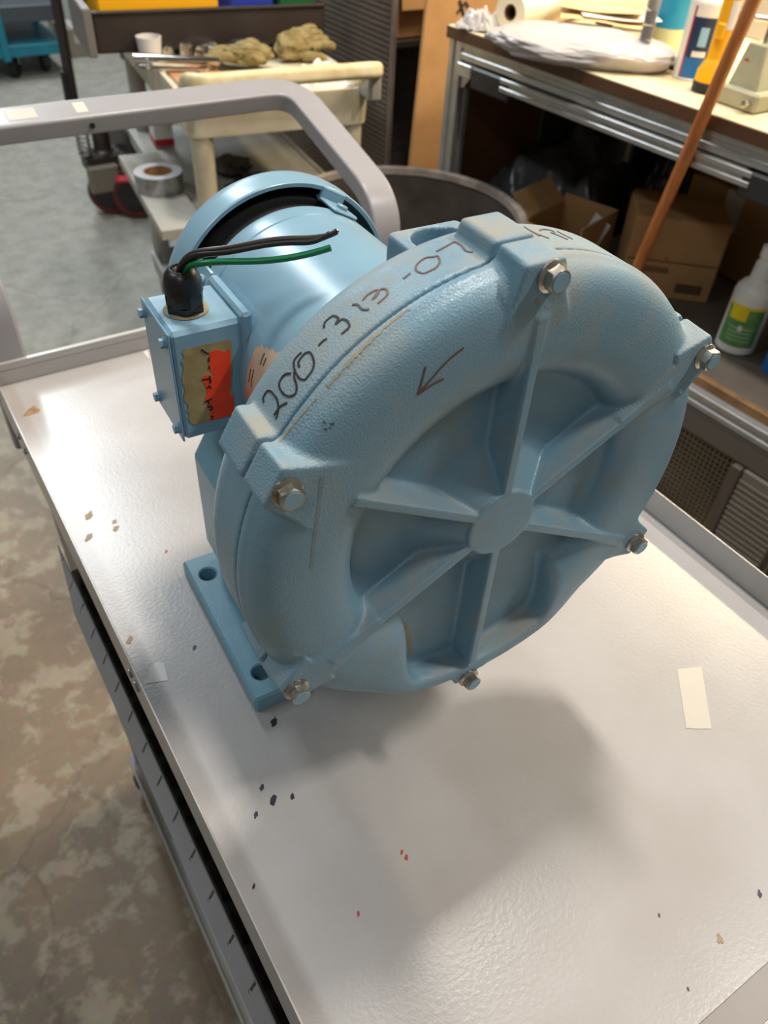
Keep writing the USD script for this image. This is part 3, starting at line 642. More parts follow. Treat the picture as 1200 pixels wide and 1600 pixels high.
part(cover, 'rust_spot', on_sdf([[-.0061, .0007, .3952], [-.0040, .0006, .3923]], .0022, .0002), SPOTT, local=True, smooth=False)

# motor: rolled shell, fan cover, pedestal with two slotted feet
AX = (0, 0, BZ)
part(blower, 'motor_shell', lathe([(0, .108), (.070, .108), (.0815, .112), (.0825, .116), (.0825, .2655), (.0818, .2662), (.0818, .2672), (.0825, .268), (.0825, .282), (.0815, .2855), (.074, .287), (.066, .289), (0, .289)], 120, 'y', AX), SHEET, local=True, smooth=35)
fc = [(.0905, .300), (.0935, .2995), (.0945, .3015), (.0948, .318), (.0940, .326), (.0905, .3335), (.083, .339), (.06, .342), (0, .342), (0, .340), (.06, .340), (.082, .3368), (.089, .3318), (.0925, .325), (.0932, .318), (.0925, .3035), (.0905, .3025), (.0905, .300)]
fan = part(blower, 'fan_cover', lathe(fc, 120, 'y', AX), SHEET, local=True, smooth=35)
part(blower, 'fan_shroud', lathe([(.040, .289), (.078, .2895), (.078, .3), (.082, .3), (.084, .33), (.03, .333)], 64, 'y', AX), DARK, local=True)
for a in (62, 152, -30, -120):
    c, s = math.cos(math.radians(a)), math.sin(math.radians(a))
    tab = bb((-.011, .272, -.0012), (.011, .306, .0016), .0012); tab = mv(rot(tab, (0, 1, 0), 90 - a), (.0838 * c, 0, BZ + .0838 * s))
    up = bb((-.011, .2985, -.002), (.011, .3025, .0095), .001); up = mv(rot(up, (0, 1, 0), 90 - a), (.0838 * c, 0, BZ + .0838 * s))
    t_ = part(fan, 'tab', cat(tab, up), SHEET, local=True)
    sc = rot(cyl(.0045, 0, .003, 'z', 14), (0, 1, 0), 90 - a)
    part(fan, 'tab_screw', mv(sc, (.0852 * c, .282, BZ + .0852 * s)), SHEET, local=True)
ped = []
for y in (.116, .264):
    for x, z in ((.089, .016), (.0985, .05), (.0985, .146), (.078, .181), (.05, .192)):
        for sx in (-1, 1): ped.append(mv(trimesh.creation.icosphere(1, .0065), (sx * x, y, z)))
base = part(blower, 'pedestal', hullp(np.vstack([m.vertices for m in ped])), BLUE, local=True, smooth=40)
for s in (-1, 1):
    x0, x1 = sorted((s * .086, s * .1278))
    foot = m3.Manifold.hull_points(bb((x0, .1035, 0), (x1, .279, .0185), .0022).vertices)
    for hy in (.1277, .2522):
        foot = foot - m3.Manifold.cylinder(.05, .0078, .0078, 32).translate((s * .112, hy, -.01)) - m3.Manifold.cylinder(.0014, .0078, .0092, 32).translate((s * .112, hy, .0172))
    part(blower, 'foot', foot, BLUE, local=True, smooth=30)
# junction box with cover plate, screws, gland, leads and torn label
jb = part(blower, 'junction_box', cat(bb((-.1262, .2005, .2150), (-.0745, .2565, .3010), .0028), bb((-.078, .1975, .211), (-.070, .2605, .3055), .0022)), SHEET, local=True, smooth=30)
part(blower, 'box_saddle', bb((-.0765, .2015, .216), (-.045, .2565, .297), .008), SHEET, local=True, smooth=30)
part(jb, 'cover_plate', bb((-.1278, .2003, .2148), (-.1264, .2567, .3012), .0006), SHEET, local=True, smooth=20)
for y in (.2065, .2505):
    for z in (.2235, .2925):
        sc = cat(lathe([(0, 0), (.0042, 0), (.0042, .0009), (.0031, .0009)], 16, 'x'), hullp([(h, .0034 * math.cos(k * PI / 3), .0034 * math.sin(k * PI / 3)) for k in range(6) for h in (.0005, .0042)]))
        sc.vertices[:, 0] *= -1; sc.faces = sc.faces[:, ::-1]
        part(jb, 'cover_screw', mv(sc, (-.1278, y, z)), SHEET, local=True, smooth=25)
gx, gy = -.1055, .2275
part(blower, 'gland_washer', lathe([(0, .3009), (.0148, .3009), (.0152, .3016), (.0148, .3022), (0, .3022)], 36, 'z', (gx, gy, 0)), mat('grimy_washer', srgb(150, 140, 112), rough=0.6), local=True)
nut = hullp([(gx + .0134 * math.cos(k * PI / 3 + .2), gy + .0134 * math.sin(k * PI / 3 + .2), z) for k in range(6) for z in (.3020, .3068)])
body = hullp([(gx + .0128 * math.cos(k * PI / 4), gy + .0128 * math.sin(k * PI / 4), z) for k in range(8) for z in (.3070, .3155)])
dome = lathe([(0, .3152), (.0129, .3152), (.0131, .3175), (.0126, .3225), (.0112, .3270), (.0085, .3300), (.0068, .3305), (.0062, .329), (0, .327)], 32, 'z', (gx, gy, 0))
gl = part(blower, 'cable_gland', cat(nut, body), BLACKPL, local=True, smooth=25, label='black plastic cable gland')
part(gl, 'gland_dome', dome, BLACKPL, local=True, smooth=40)
for k, (dx, dz, end) in enumerate([(.000, .0022, (-.0205, .1722, .3622)), (.0012, -.0004, (-.0245, .1738, .3605)), (-.0014, .0006, (-.029, .176, .3583))]):
    w_ = smoothpath([(gx + dx, gy, .322), (gx + .001 + dx, gy - .002, .332 + dz), (-.0985 + dx, .2185, .3405 + dz), (-.085, .206 + dx, .3462 + dz), (-.0655, .196 + dx, .3508 + dz), (-.0459, .186 + dx, .354 + dz), (-.034, .179 + dx, .3558 + dz * .7), end], 48)
    part(blower, 'lead_wire', sweep(w_, circ(.0020, 10)), WIREB, local=True, smooth=60, label='black motor lead' if k == 0 else None)
    part(blower, 'wire_end', cyl(.0010, 0, .0012, 'x', 8, at=(end[0] - .0002, end[1], end[2])), COPPER, local=True)
g_ = smoothpath([(gx + .001, gy - .003, .322), (gx + .003, gy - .004, .331), (-.0983, .2125, .3385), (-.0902, .2045, .3415), (-.0673, .192, .3432), (-.0498, .182, .3462), (-.0355, .175, .3499), (-.026, .170, .3535)], 48)
part(blower, 'ground_wire', sweep(g_, circ(.0021, 10)), WIREG, local=True, smooth=60, label='green ground lead')
TAN = [[-.1172, .2887], [-.1081, .2882], [-.0957, .2883], [-.0867, .2874], [-.0855, .2859], [-.0865, .2691], [-.0888, .2488], [-.0875, .2419], [-.091, .2408], [-.0888, .2268], [-.1077, .2272], [-.1181, .2274], [-.1214, .2305], [-.1222, .2352], [-.1205, .2379], [-.1225, .2402], [-.1206, .2445], [-.1233, .2517], [-.1212, .2573], [-.1225, .268], [-.1198, .2752], [-.1214, .2801], [-.1184, .2827], [-.1196, .2869]]
RED_ = [[-.1017, .2822], [-.0962, .2827], [-.0911, .2799], [-.0873, .2814], [-.0876, .2694], [-.089, .2542], [-.091, .2452], [-.0878, .242], [-.0888, .2268], [-.1076, .2277], [-.1056, .2376], [-.1085, .2451], [-.1063, .2529], [-.1088, .263], [-.1072, .2651], [-.1035, .2651], [-.0993, .2614], [-.1027, .2685], [-.1029, .2756], [-.102, .2793]]
INKS = [[[-.1067, .2858], [-.1044, .283], [-.1023, .2815]], [[-.1023, .2785], [-.1025, .2756]], [[-.1029, .2717], [-.1029, .2696]], [[-.1089, .2627], [-.103, .262]], [[-.1033, .2641], [-.1034, .2585]], [[-.1061, .2551], [-.1045, .2567], [-.1034, .2543]], [[-.1091, .2443], [-.1038, .2459]], [[-.1067, .2457], [-.1062, .2417]], [[-.1078, .2395], [-.1045, .2396], [-.1043, .2373], [-.1067, .2365]], [[-.1063, .2313], [-.1045, .2308], [-.1057, .2283]]]
def ragged(pts, seed, amp=.0008, n=5):
    rg = np.random.default_rng(seed); out = []
    for a, b in zip(pts, pts[1:] + pts[:1]):
        for k in range(n): t = k / n; out.append([a[0] + (b[0] - a[0]) * t + amp * (rg.random() - .5) * (k > 0), a[1] + (b[1] - a[1]) * t + amp * (rg.random() - .5) * (k > 0)])
    return Polygon(out).buffer(0)
lab = part(jb, 'torn_label', plane_xz(extrude(ragged(TAN, 3), .0004), .2003), KRAFT, local=True, smooth=False, label='torn kraft label with an orange remnant')
part(jb, 'orange_remnant', plane_xz(extrude(ragged(RED_, 5), .0004), .2000), ORANGE, local=True, smooth=False)
inkm = []
for s in INKS:
    s = np.array(s); q = np.linspace(0, len(s) - 1, 8); x, z = np.interp(q, range(len(s)), s[:, 0]), np.interp(q, range(len(s)), s[:, 1])
    inkm.append(ribbon(np.stack([x, 0 * x + .1995, z], 1), np.tile([0, -1.0, 0], (8, 1)), .0011, .0003))
part(jb, 'label_writing', cat(*inkm), INK, local=True, smooth=False)
def on_shell(pts, R_, t=.0003):
    """A label curved round the motor shell, from (angle, depth) outline points."""
    poly = Polygon(pts).buffer(0); a0, y0, a1, y1 = poly.bounds; na, ny = 24, 24; v = []; keep = []
    A = np.linspace(a0, a1, na + 1); Y_ = np.linspace(y0, y1, ny + 1); f = []
    vid = lambda i, j: i * (ny + 1) + j
    v = [(R_ * math.cos(math.radians(a)), y, BZ + R_ * math.sin(math.radians(a))) for a in A for y in Y_]
    for i in range(na):
        for j in range(ny):
            if poly.contains(Point((A[i] + A[i + 1]) / 2, (Y_[j] + Y_[j + 1]) / 2)): f += [(vid(i, j), vid(i + 1, j + 1), vid(i + 1, j)), (vid(i, j), vid(i, j + 1), vid(i + 1, j + 1))]
    m = TM(v, f); m.remove_unreferenced_vertices(); return m
part(blower, 'motor_label', on_shell([(153, .1846), (150.7, .1793), (146, .155), (151.7, .150), (170, .150), (182, .165), (182, .188), (170.4, .1864), (159.9, .1853)], .0829), SALMON, local=True, smooth=True, label='salmon-coloured label on the motor')
part(blower, 'motor_label_print', cat(*[ribbon(np.stack([.0831 * np.cos(np.radians(q)), 0 * q + y, BZ + .0831 * np.sin(np.radians(q))], 1), np.stack([np.cos(np.radians(q)), 0 * q, np.sin(np.radians(q))], 1), .0007, .0002) for q, y in ((np.linspace(152, 158, 6), .172), (np.linspace(153, 157, 6), .168), (np.linspace(163, 172, 6), .178), (np.linspace(164, 171, 6), .182))]), INKBR, local=True, smooth=False)

# ------------------------------------------------------------------ cream plastic service cart behind
def tray_shell(x0, y0, x1, y1, zb, zt, t=.012, r=.03, flare=.012, fill=.03):
    c = ((x0 + x1) / 2, (y0 + y1) / 2)
    def ring(grow, z): return np.array([(c[0] + a, c[1] + b, z) for a, b in rrect(x1 - x0 + 2 * grow, y1 - y0 + 2 * grow, r + grow, 6)])
    rings = [ring(0, zb), ring(flare, zt - .004), ring(flare - .001, zt), ring(flare - t, zt), ring(-t, zb + fill)]
    k = len(rings[0]); v = np.vstack(rings); f = []
    for a in range(len(rings) - 1):
        for i in range(k):
            q = (i + 1) % k; f += [(a * k + i, a * k + q, (a + 1) * k + q), (a * k + i, (a + 1) * k + q, (a + 1) * k + i)]
    e = (len(rings) - 1) * k
    for i in range(1, k - 1): f += [(0, i + 1, i), (e, e + i, e + i + 1)]
    return TM(v, f)
TURN = (-7.8, .455, 1.70)
pc = thing('service_cart', 'cream plastic service cart with a yellowed handle standing behind the grey cart', 'cart', (.70, 2.15, -H))
part(pc, 'top_tray', tray_shell(.452, 1.70, .925, 2.62, -.088, .0, flare=.006, fill=.078), CREAM, smooth=40)
part(pc, 'middle_shelf', tray_shell(.440, 1.66, .925, 2.62, -.372, -.325, flare=.004, fill=.042), GREYPL, smooth=40)
part(pc, 'bottom_shelf', tray_shell(.452, 1.70, .925, 2.62, -.83, -.76, flare=.004, fill=.03), GREYPL, smooth=40)
for i, (x, y) in enumerate(((.488, 1.735), (.890, 1.735), (.488, 2.585), (.890, 2.585))):
    part(pc, 'column', lathe([(0, -.80), (.030, -.80), (.030, -.345), (.026, -.33), (.028, -.10), (.036, -.085), (0, -.085)], 28, 'z', (x, y, 0)), CREAM if y < 2 else GREYPL, smooth=40)
    w = part(pc, 'caster_wheel', cyl(.06, -.016, .016, 'x', 28, at=(x, y, -H + .06)), BLACKRUB)
    part(w, 'caster_fork', cat(bb((x - .024, y - .02, -.925), (x - .018, y + .02, -.825), .001), bb((x + .018, y - .02, -.925), (x + .024, y + .02, -.825), .001), bb((x - .03, y - .03, -.836), (x + .03, y + .03, -.828), .001)), STEEL, smooth=False)
hpath = fillet([(.462, 1.74, -.005), (.455, 1.66, .052), (.462, 1.612, .058), (.895, 1.605, .062), (.912, 1.64, .052), (.912, 1.74, -.005)], .03, 8)
part(pc, 'handle', sweep(hpath, rrect(.040, .036, .012, 4)), CREAMH, smooth=40, label='yellowed plastic handle bar')
part(pc, 'handle_bracket', bb((.895, 1.63, -.02), (.929, 1.72, .045), .008), GREYPL, smooth=30)
part(pc, 'handle_bracket', bb((.445, 1.65, -.02), (.472, 1.72, .045), .008), GREYPL, smooth=30)

t = thing('flat_board', 'pale grey flat box lying on the cream cart shelf under the silver tape', 'box', (.46, 1.95, -.330))
part(t, 'body', bb((.350, 1.70, -.330), (.470, 2.28, -.302), .002), mat('grey_board', srgb(168, 164, 154), rough=0.6), smooth=False)
tp = thing('tape_roll', 'roll of silver duct tape lying flat on the cream cart shelf', 'tape', (.412, 1.98, -.302))
part(tp, 'tape', lathe([(.040, -.302), (.0665, -.302), (.067, -.300), (.067, -.256), (.0665, -.254), (.040, -.254), (.040, -.302)], 56, 'z', (.412, 1.98, 0)), SILVER, smooth=35)
part(tp, 'tape_side', lathe([(.0405, -.2538), (.066, -.2538), (.066, -.2532), (.0405, -.2532), (.0405, -.2538)], 56, 'z', (.412, 1.98, 0)), mat('pale_tape_side', srgb(200, 200, 206), rough=0.5), smooth=False)
part(tp, 'core', lathe([(.037, -.3015), (.040, -.3015), (.040, -.253), (.037, -.253), (.037, -.3015)], 40, 'z', (.412, 1.98, 0)), CARD, smooth=35)
single('black_cloth', lump((.685, 1.95, -.310), (.15, .10, .045), 4, .5, 3.5), mat('black_cloth_fabric', srgb(34, 32, 31), rough=.9), 'crumpled black cloth on the middle shelf of the cream cart', 'cloth')
single('grey_rag', lump((.66, 2.12, -.31), (.12, .12, .04), 9, .5, 3.0), mat('grey_rag_fabric', srgb(86, 84, 78), rough=.9), 'dark grey rag at the back of the cream cart shelf', 'rag')
t = thing('printed_carton', 'small red and white printed carton on the far left of the cream cart shelf', 'box', (.52, 2.42, -.325))
part(t, 'carton', bb((.485, 2.38, -.325), (.545, 2.46, -.20), .002), PAPERW, smooth=False)
part(t, 'orange_band', bb((.4842, 2.3792, -.235), (.5458, 2.4608, -.208), .0005), mat('orange_print', srgb(214, 120, 60), rough=.5), smooth=False)
part(t, 'red_band', bb((.4842, 2.3792, -.322), (.5458, 2.4608, -.300), .0005), REDP, smooth=False)

# long black tray and things on the cream cart
TOPZ = -.0095
bt = thing('black_tool_tray', 'long black steel tray standing across the cream cart', 'tray', (.70, 2.24, TOPZ))
zb, zt = .008, .100
for nm, lo, hi in (('wall', (.325, 2.12, zb), (.965, 2.126, zt)), ('wall', (.325, 2.36, zb), (.965, 2.366, zt)), ('wall', (.325, 2.12, zb), (.331, 2.366, zt)), ('wall', (.959, 2.12, zb), (.965, 2.366, zt)), ('tray_bottom', (.325, 2.12, zb), (.965, 2.366, zb + .006))):
    part(bt, nm, bb(lo, hi, .0015), BLACKMETAL, smooth=False)
part(bt, 'lip', bb((.323, 2.112, zt - .002), (.967, 2.130, zt + .005), .002), BLACKMETAL)
part(bt, 'end_bracket', bb((.300, 2.105, TOPZ + .012), (.323, 2.38, zt + .015), .003), mat('grey_end_bracket', srgb(120, 116, 110), rough=.4), smooth=False, label='grey steel end bracket')
for x in (.47, .90): part(bt, 'foot_rail', bb((x, 2.14, TOPZ), (x + .02, 2.35, zb), .001), BLACKMETAL, smooth=False)
single('storage_bin', bb((.345, 2.14, zb + .006), (.665, 2.34, zt + .055), .006), YELLOW, 'yellow plastic storage bin in the black tool tray', 'bin')
single('storage_bin', bb((.70, 2.15, zb + .006), (.825, 2.34, zt + .05), .006), BLUEPL, 'blue plastic storage bin in the black tool tray', 'bin')
single('storage_bin', bb((.84, 2.15, zb + .006), (.95, 2.34, zt + .035), .006), GREENPL, 'dark green plastic storage bin in the black tool tray', 'bin')
def glove(c, seed, rz):
    b = lump((0, 0, .03), (.12, .09, .065), seed, .35, 2.2)
    fs = [sweep(smoothpath([(.04, y, .025), (.075, y * 1.25, .030), (.105, y * 1.4, .018)], 10), circ(.012, 10)) for y in (-.03, -.01, .01, .03)] + [sweep(smoothpath([(0, -.04, .02), (.02, -.062, .026), (.045, -.075, .018)], 10), circ(.013, 10))]
    return mv(rot(cat(b, *fs), (0, 0, 1), rz), c)
single('work_glove', glove((.69, 1.96, -.004), 2, 160), OLIVE, 'flat olive cloth work glove nearer the middle of the cream cart', 'glove', smooth=50)
single('work_glove', mv(rot(glove((0, 0, 0), 6, 20), (1, 0, 0), 22), (.84, 2.035, .002)), OLIVE, 'raised olive cloth work glove at the right end of the black tray', 'glove', smooth=50)
single('chrome_bar', sweep([(.40, 2.02, .020), (.50, 1.975, .020), (.60, 1.93, .020)], circ(.010, 14)), CHROME, 'long chrome bar lying across the left edge of the cream cart', 'bar')
single('chrome_wrench', cat(sweep([(.42, 1.97, .008), (.55, 1.925, .006)], rrect(.018, .006, .002)), cyl(.016, 0, .012, 'z', 20, at=(.415, 1.972, .002)), cyl(.014, 0, .012, 'z', 20, at=(.555, 1.923, .0))), CHROME, 'chrome wrench lying beside the chrome bar', 'wrench')
single('wooden_board', bb((.470, 1.80, TOPZ), (.60, 2.0, TOPZ + .008), .002), mat('stained_board', srgb(196, 152, 108), srgb(178, 116, 66), rough=.6, nscale=9), 'stained tan board lying in the top tray of the cream cart', 'board', smooth=False)
rg = random.Random(5)
single('paper_cup', lathe([(0, .0), (.026, .0), (.033, .062), (.031, .062), (.025, .003), (0, .003)], 28, 'z', (.455, 2.085, TOPZ)), PAPERW, 'small off-white cup left of the sockets on the cream cart', 'cup', smooth=35)
for i, (x, y, rr, h) in enumerate(((.545, 2.06, .016, .05), (.585, 2.08, .018, .045), (.615, 2.05, .015, .04), (.505, 2.09, .018, .05), (.570, 2.02, .012, .035))):
    lay = cyl(rr, 0, h * 1.4, 'x', 20, b=.003) if i % 2 else cyl(rr, 0, h, 'z', 20, b=.003)
    lay = mv(rot(lay, (0, 0, 1), 35 * i), (x, y, TOPZ + (.001 if i % 2 == 0 else rr)))
    single('chrome_socket', lay, CHROME if i != 2 else STEEL, ['upright chrome socket beside the paper cup', 'lying chrome socket in front of the black tray', 'upright dull steel socket nearest the olive gloves', 'lying chrome socket behind the paper cup', 'smallest upright chrome socket nearest the wooden board'][i], 'socket', group=None)
single('black_pouch', lump((.72, 2.075, TOPZ + .02), (.16, .06, .05), 12, .4, 3), mat('black_pouch_fabric', srgb(26, 26, 26), rough=.8), 'black pouch lying under the front of the black tool tray', 'pouch')
single('crumpled_white_bag', crumple((.79, 1.775, TOPZ), (.22, .14, .085), 7, 5, 44, 1.0, 2.2, .0015), mat('white_bag_film', srgb(226, 220, 208), rough=.35), 'crumpled white plastic bag lying by the handle of the cream cart', 'bag', smooth=False)

TURN = None

# ------------------------------------------------------------------ pallet jack, teal cart and boxes far left
pj = thing('pallet_jack', 'pallet jack with black tow bar and dark red wheels left of the cream cart', 'pallet jack', (.66, 3.5, -H))
part(pj, 'tow_bar', sweep(smoothpath([(.61, 3.47, .02), (.612, 3.48, -.25), (.606, 3.5, -.47), (.605, 3.52, -.60)], 12), rrect(.042, .026, .006)), BLACKMETAL, smooth=40)
part(pj, 'bar_grip', sweep([(.604, 3.49, -.36), (.602, 3.50, -.5)], rrect(.052, .034, .008)), BLACKRUB, smooth=40)
part(pj, 'pump_cylinder', lathe([(0, -.77), (.05, -.77), (.05, -.70), (.038, -.69), (.038, -.56), (.02, -.55), (.02, -.50), (0, -.50)], 28, 'z', (.70, 3.53, 0)), BLACKMETAL)
part(pj, 'pump_body', bb((.61, 3.48, -.78), (.80, 3.60, -.70), .012), BLACKMETAL)
part(pj, 'spring', cat(*[mv(trimesh.creation.torus(.026, .005, 20, 8), (.615, 3.50, -.60 - .018 * k)) for k in range(6)]), STEEL)
for i, (y, x) in enumerate(((3.44, .785), (3.53, .700))):
    w = part(pj, 'steer_wheel', rot(lathe([(.07, -.026), (.093, -.028), (.1, -.018), (.1, .018), (.093, .028), (.07, .026), (.07, -.026)], 44, 'x', (0, 0, 0)), (0, 0, 1), 62).copy(), REDPU)
    p_ = stage.GetPrimAtPath(w); UsdGeom.Xformable(p_).AddTranslateOp().Set(Gf.Vec3d(x, y, 0) - Gf.Vec3d(.66, 3.5, 0) + Gf.Vec3d(.66, 3.5, 0) * 1.0 + Gf.Vec3d(0, 0, -H + .1))
    part(w, 'wheel_hub', rot(cyl(.074, -.024, .024, 'x', 32, b=.006), (0, 0, 1), 62), BLACKPL)
part(pj, 'red_cover', sweep(smoothpath([(.70, 3.40, -.785), (.79, 3.38, -.80), (.84, 3.38, -.85)], 10), rrect(.06, .012, .003)), REDP, smooth=40)
part(pj, 'axle_bracket', bb((.60, 3.455, -.86), (.74, 3.50, -.74), .01), mat('grimy_bracket', srgb(120, 112, 100), rough=.5))
part(pj, 'fork', bb((.80, 3.40, -.90), (1.85, 3.53, -.85), .01), REDP)
part(pj, 'fork', bb((.80, 3.70, -.90), (1.85, 3.83, -.85), .01), REDP)
part(pj, 'fork_crosshead', bb((.78, 3.40, -.92), (.86, 3.83, -.6), .01), BLACKMETAL)

tc = thing('teal_cart', 'teal steel cart on black casters in the far left background', 'cart', (.85, 6.2, -H))
part(tc, 'deck', cat(bb((.42, 5.85, -.79), (1.17, 6.6, -.775), .003), bb((.42, 5.845, -.84), (1.17, 5.852, -.775), .002), bb((1.163, 5.85, -.84), (1.17, 6.6, -.775), .002)), TEAL, smooth=False)
part(tc, 'corner_post', bb((.765, 5.83, -.86), (.81, 5.87, -.2), .004), TEAL, smooth=False)
part(tc, 'rear_post', bb((1.13, 6.5, -.8), (1.17, 6.55, -.2), .004), TEAL, smooth=False)
part(tc, 'upper_shelf', bb((.42, 5.86, -.655), (1.16, 6.55, -.56), .006), mat('dark_grey_shelf', srgb(72, 78, 84), rough=.5), smooth=False)
for x, y in ((.84, 5.95), (1.06, 6.05), (.6, 6.45), (1.1, 6.5)):
    w = part(tc, 'caster_wheel', rot(cyl(.075, -.02, .02, 'x', 28, b=.006), (0, 0, 1), -30), BLACKRUB)
    UsdGeom.Xformable(stage.GetPrimAtPath(w)).AddTranslateOp().Set(Gf.Vec3d(x, y, -H + .075))
    part(tc, 'caster_fork', cat(bb((x - .03, y - .03, -.90), (x - .024, y + .03, -.84), .001), bb((x + .024, y - .03, -.90), (x + .03, y + .03, -.84), .001), bb((x - .03, y - .04, -.85), (x + .03, y + .04, -.842), .001)), STEEL, smooth=False)
def carton(name, label, lo, hi, m, tape=None, group=None):
    c = [(lo[0] + hi[0]) / 2, (lo[1] + hi[1]) / 2, lo[2]]
    t = thing(name, label, 'box', c, 0, group)
    part(t, 'carton', bb(lo, hi, .004), m, smooth=False)
    if tape: part(t, 'tape_strip', bb(((lo[0] + hi[0]) / 2 - .025, lo[1] - .0006, (lo[2] + hi[2]) / 2), ((lo[0] + hi[0]) / 2 + .025, hi[1] + .0006, hi[2] + .0006), .0002), tape, smooth=False)
    return t
carton('grey_carton', 'grey-brown carton on the floor right of the teal cart', (1.28, 6.3, -H), (1.46, 6.6, -.80), mat('dusty_carton', srgb(140, 130, 112), rough=.8), TAPEC)
carton('white_carton', 'pale carton on the floor behind the grey-brown carton', (1.36, 6.75, -H), (1.7, 7.1, -.60), mat('pale_carton', srgb(176, 176, 172), rough=.7), TAPEC)
carton('dark_crate', 'dark crate on the floor far behind the tow bar', (1.62, 5.9, -H), (1.95, 6.2, -.74), mat('dark_crate_plastic', srgb(58, 54, 50), rough=.6))

# ------------------------------------------------------------------ perforated rack
def perforated(wu, wv, pitch, hole, depth=.002, sq=True):
    """Sheet in the uv plane (thickness towards -w) with a grid of square or round holes: every hole is cut."""
    nu, nv = int(wu / pitch), int(wv / pitch); k = 4 if sq else 8
    pu, pv = wu / nu, wv / nv
    a = np.arange(k) * 2 * PI / k + (PI / 4 if sq else PI / 8); hv = np.stack([np.cos(a), np.sin(a)], 1) * hole / 2 * (math.sqrt(2) if sq else 1)
    ca = np.array([[pu / 2, pv / 2], [-pu / 2, pv / 2], [-pu / 2, -pv / 2], [pu / 2, -pv / 2]])
    V_ = np.vstack([np.c_[ca, np.zeros(4)], np.c_[hv, np.zeros(k)], np.c_[hv, np.full(k, -depth)]]); f = []
    per = k // 4
    for c in range(4):
        hs = [(c * per + q - (per // 2 if not sq else 0)) % k for q in range(per + 1)]
        nxt = (c + 1) % 4
        hs = [4 + h for h in hs]
        for a_, b_ in zip(hs, hs[1:]): f.append((c, b_, a_))
        f.append((c, nxt, hs[-1]))
    for q in range(k):
        r_ = (q + 1) % k; A, B, C, D = 4 + q, 4 + r_, 4 + k + r_, 4 + k + q; f += [(A, B, C), (A, C, D)]
    f = np.array(f); out_v, out_f = [], []
    ii, jj = np.meshgrid(np.arange(nu), np.arange(nv), indexing='ij'); cen = np.stack([(ii.ravel() + .5) * pu, (jj.ravel() + .5) * pv, 0 * ii.ravel()], 1)
    v = (V_[None] + cen[:, None]).reshape(-1, 3); F = (f[None] + (np.arange(len(cen)) * len(V_))[:, None, None]).reshape(-1, 3)
    return TM(v, F)
rk = thing('perforated_rack', 'tall dark rack with a perforated grey-brown steel side right of the cream cart', 'rack', (1.4, 2.6, -H))
pm = perforated(1.30, 1.55, .0150, .0095); v = pm.vertices          # u along y, v along z
pm = TM(np.stack([1.150 - v[:, 2] * 1.0, 1.905 + v[:, 0], -H + .05 + v[:, 1]], 1), pm.faces)
part(rk, 'perforated_side', pm, PERF, smooth=False, kind='stuff', label='perforated steel side panel')
part(rk, 'side_backing', bb((1.162, 1.91, -H), (1.166, 3.2, .62), .001), DARK, smooth=False)  # dark sheet giving the side holes the shade of the rack interior
part(rk, 'corner_post', bb((1.149, 1.888, -H), (1.166, 1.905, .64), .003), PERF, smooth=30)
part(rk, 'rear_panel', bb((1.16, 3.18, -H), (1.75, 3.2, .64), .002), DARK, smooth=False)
part(rk, 'far_side', bb((1.74, 1.9, -H), (1.75, 3.2, .64), .002), BLACKMETAL, smooth=False)
for z in (-.72, -.35, .022): part(rk, 'shelf', bb((1.166, 1.93, z - .02), (1.74, 3.18, z), .002), BLACKMETAL, smooth=False)
part(rk, 'front_mesh', bb((1.166, 2.08, -.92), (1.74, 2.09, .0), .002), mat('rack_shade_front', srgb(30, 27, 25), srgb(48, 42, 38), rough=.7, nscale=60), smooth=False)  # solid dark sheet standing for the shaded inside of the rack
bx = carton('cardboard_box', 'tan cardboard box standing in the top of the perforated rack', (1.185, 1.95, .0225), (1.36, 2.3, .28), CARD)
part(bx, 'flap', rot(bb((1.19, 1.93, .10), (1.355, 1.934, .28), .001), (1, 0, 0), -8, (1.27, 1.93, .28)), CARD, smooth=False)
single('white_foam_sheet', bb((1.372, 1.98, .0225), (1.40, 2.2, .26), .002), PAPERW, 'white sheet standing beside the tan box in the rack', 'sheet', smooth=False)

# ------------------------------------------------------------------ cardboard sheets leaning by the bench leg
sheet = bb((0, 0, 0), (.175, .012, 1.22), .002)
cs = thing('cardboard_sheet', 'tall folded cardboard sheet leaning between the rack and the bench leg', 'cardboard', (1.19, 1.72, -H))
part(cs, 'panel', mv(rot(rot(sheet, (1, 0, 0), -4), (0, 1, 0), 5.5), (1.075, 1.70, -H)), CARD, smooth=False)
part(cs, 'folded_panel', mv(rot(rot(bb((.16, .014, .0), (.33, .026, 1.30), .002), (1, 0, 0), -4), (0, 1, 0), 5.0), (1.075, 1.70, -H)), CARD, smooth=False)
sq = mv(rot(rot(cat(*[sweep(p_, circ(.004, 8)) for p_ in ([(0, 0, 0), (.03, 0, .02), (.045, 0, -.005)], [(.01, 0, .03), (.025, 0, -.02)], [(.03, 0, .045), (.05, 0, .035), (.06, 0, .05)])]), (0, 1, 0), -10), (0, 0, 1), 0), (1.285, 1.64, .115))
part(cs, 'marker_scribble', TM(np.stack([sq.vertices[:, 0], 1.775 + (sq.vertices[:, 1] - 1.64) * .1, sq.vertices[:, 2]], 1), sq.faces), INK, smooth=False)

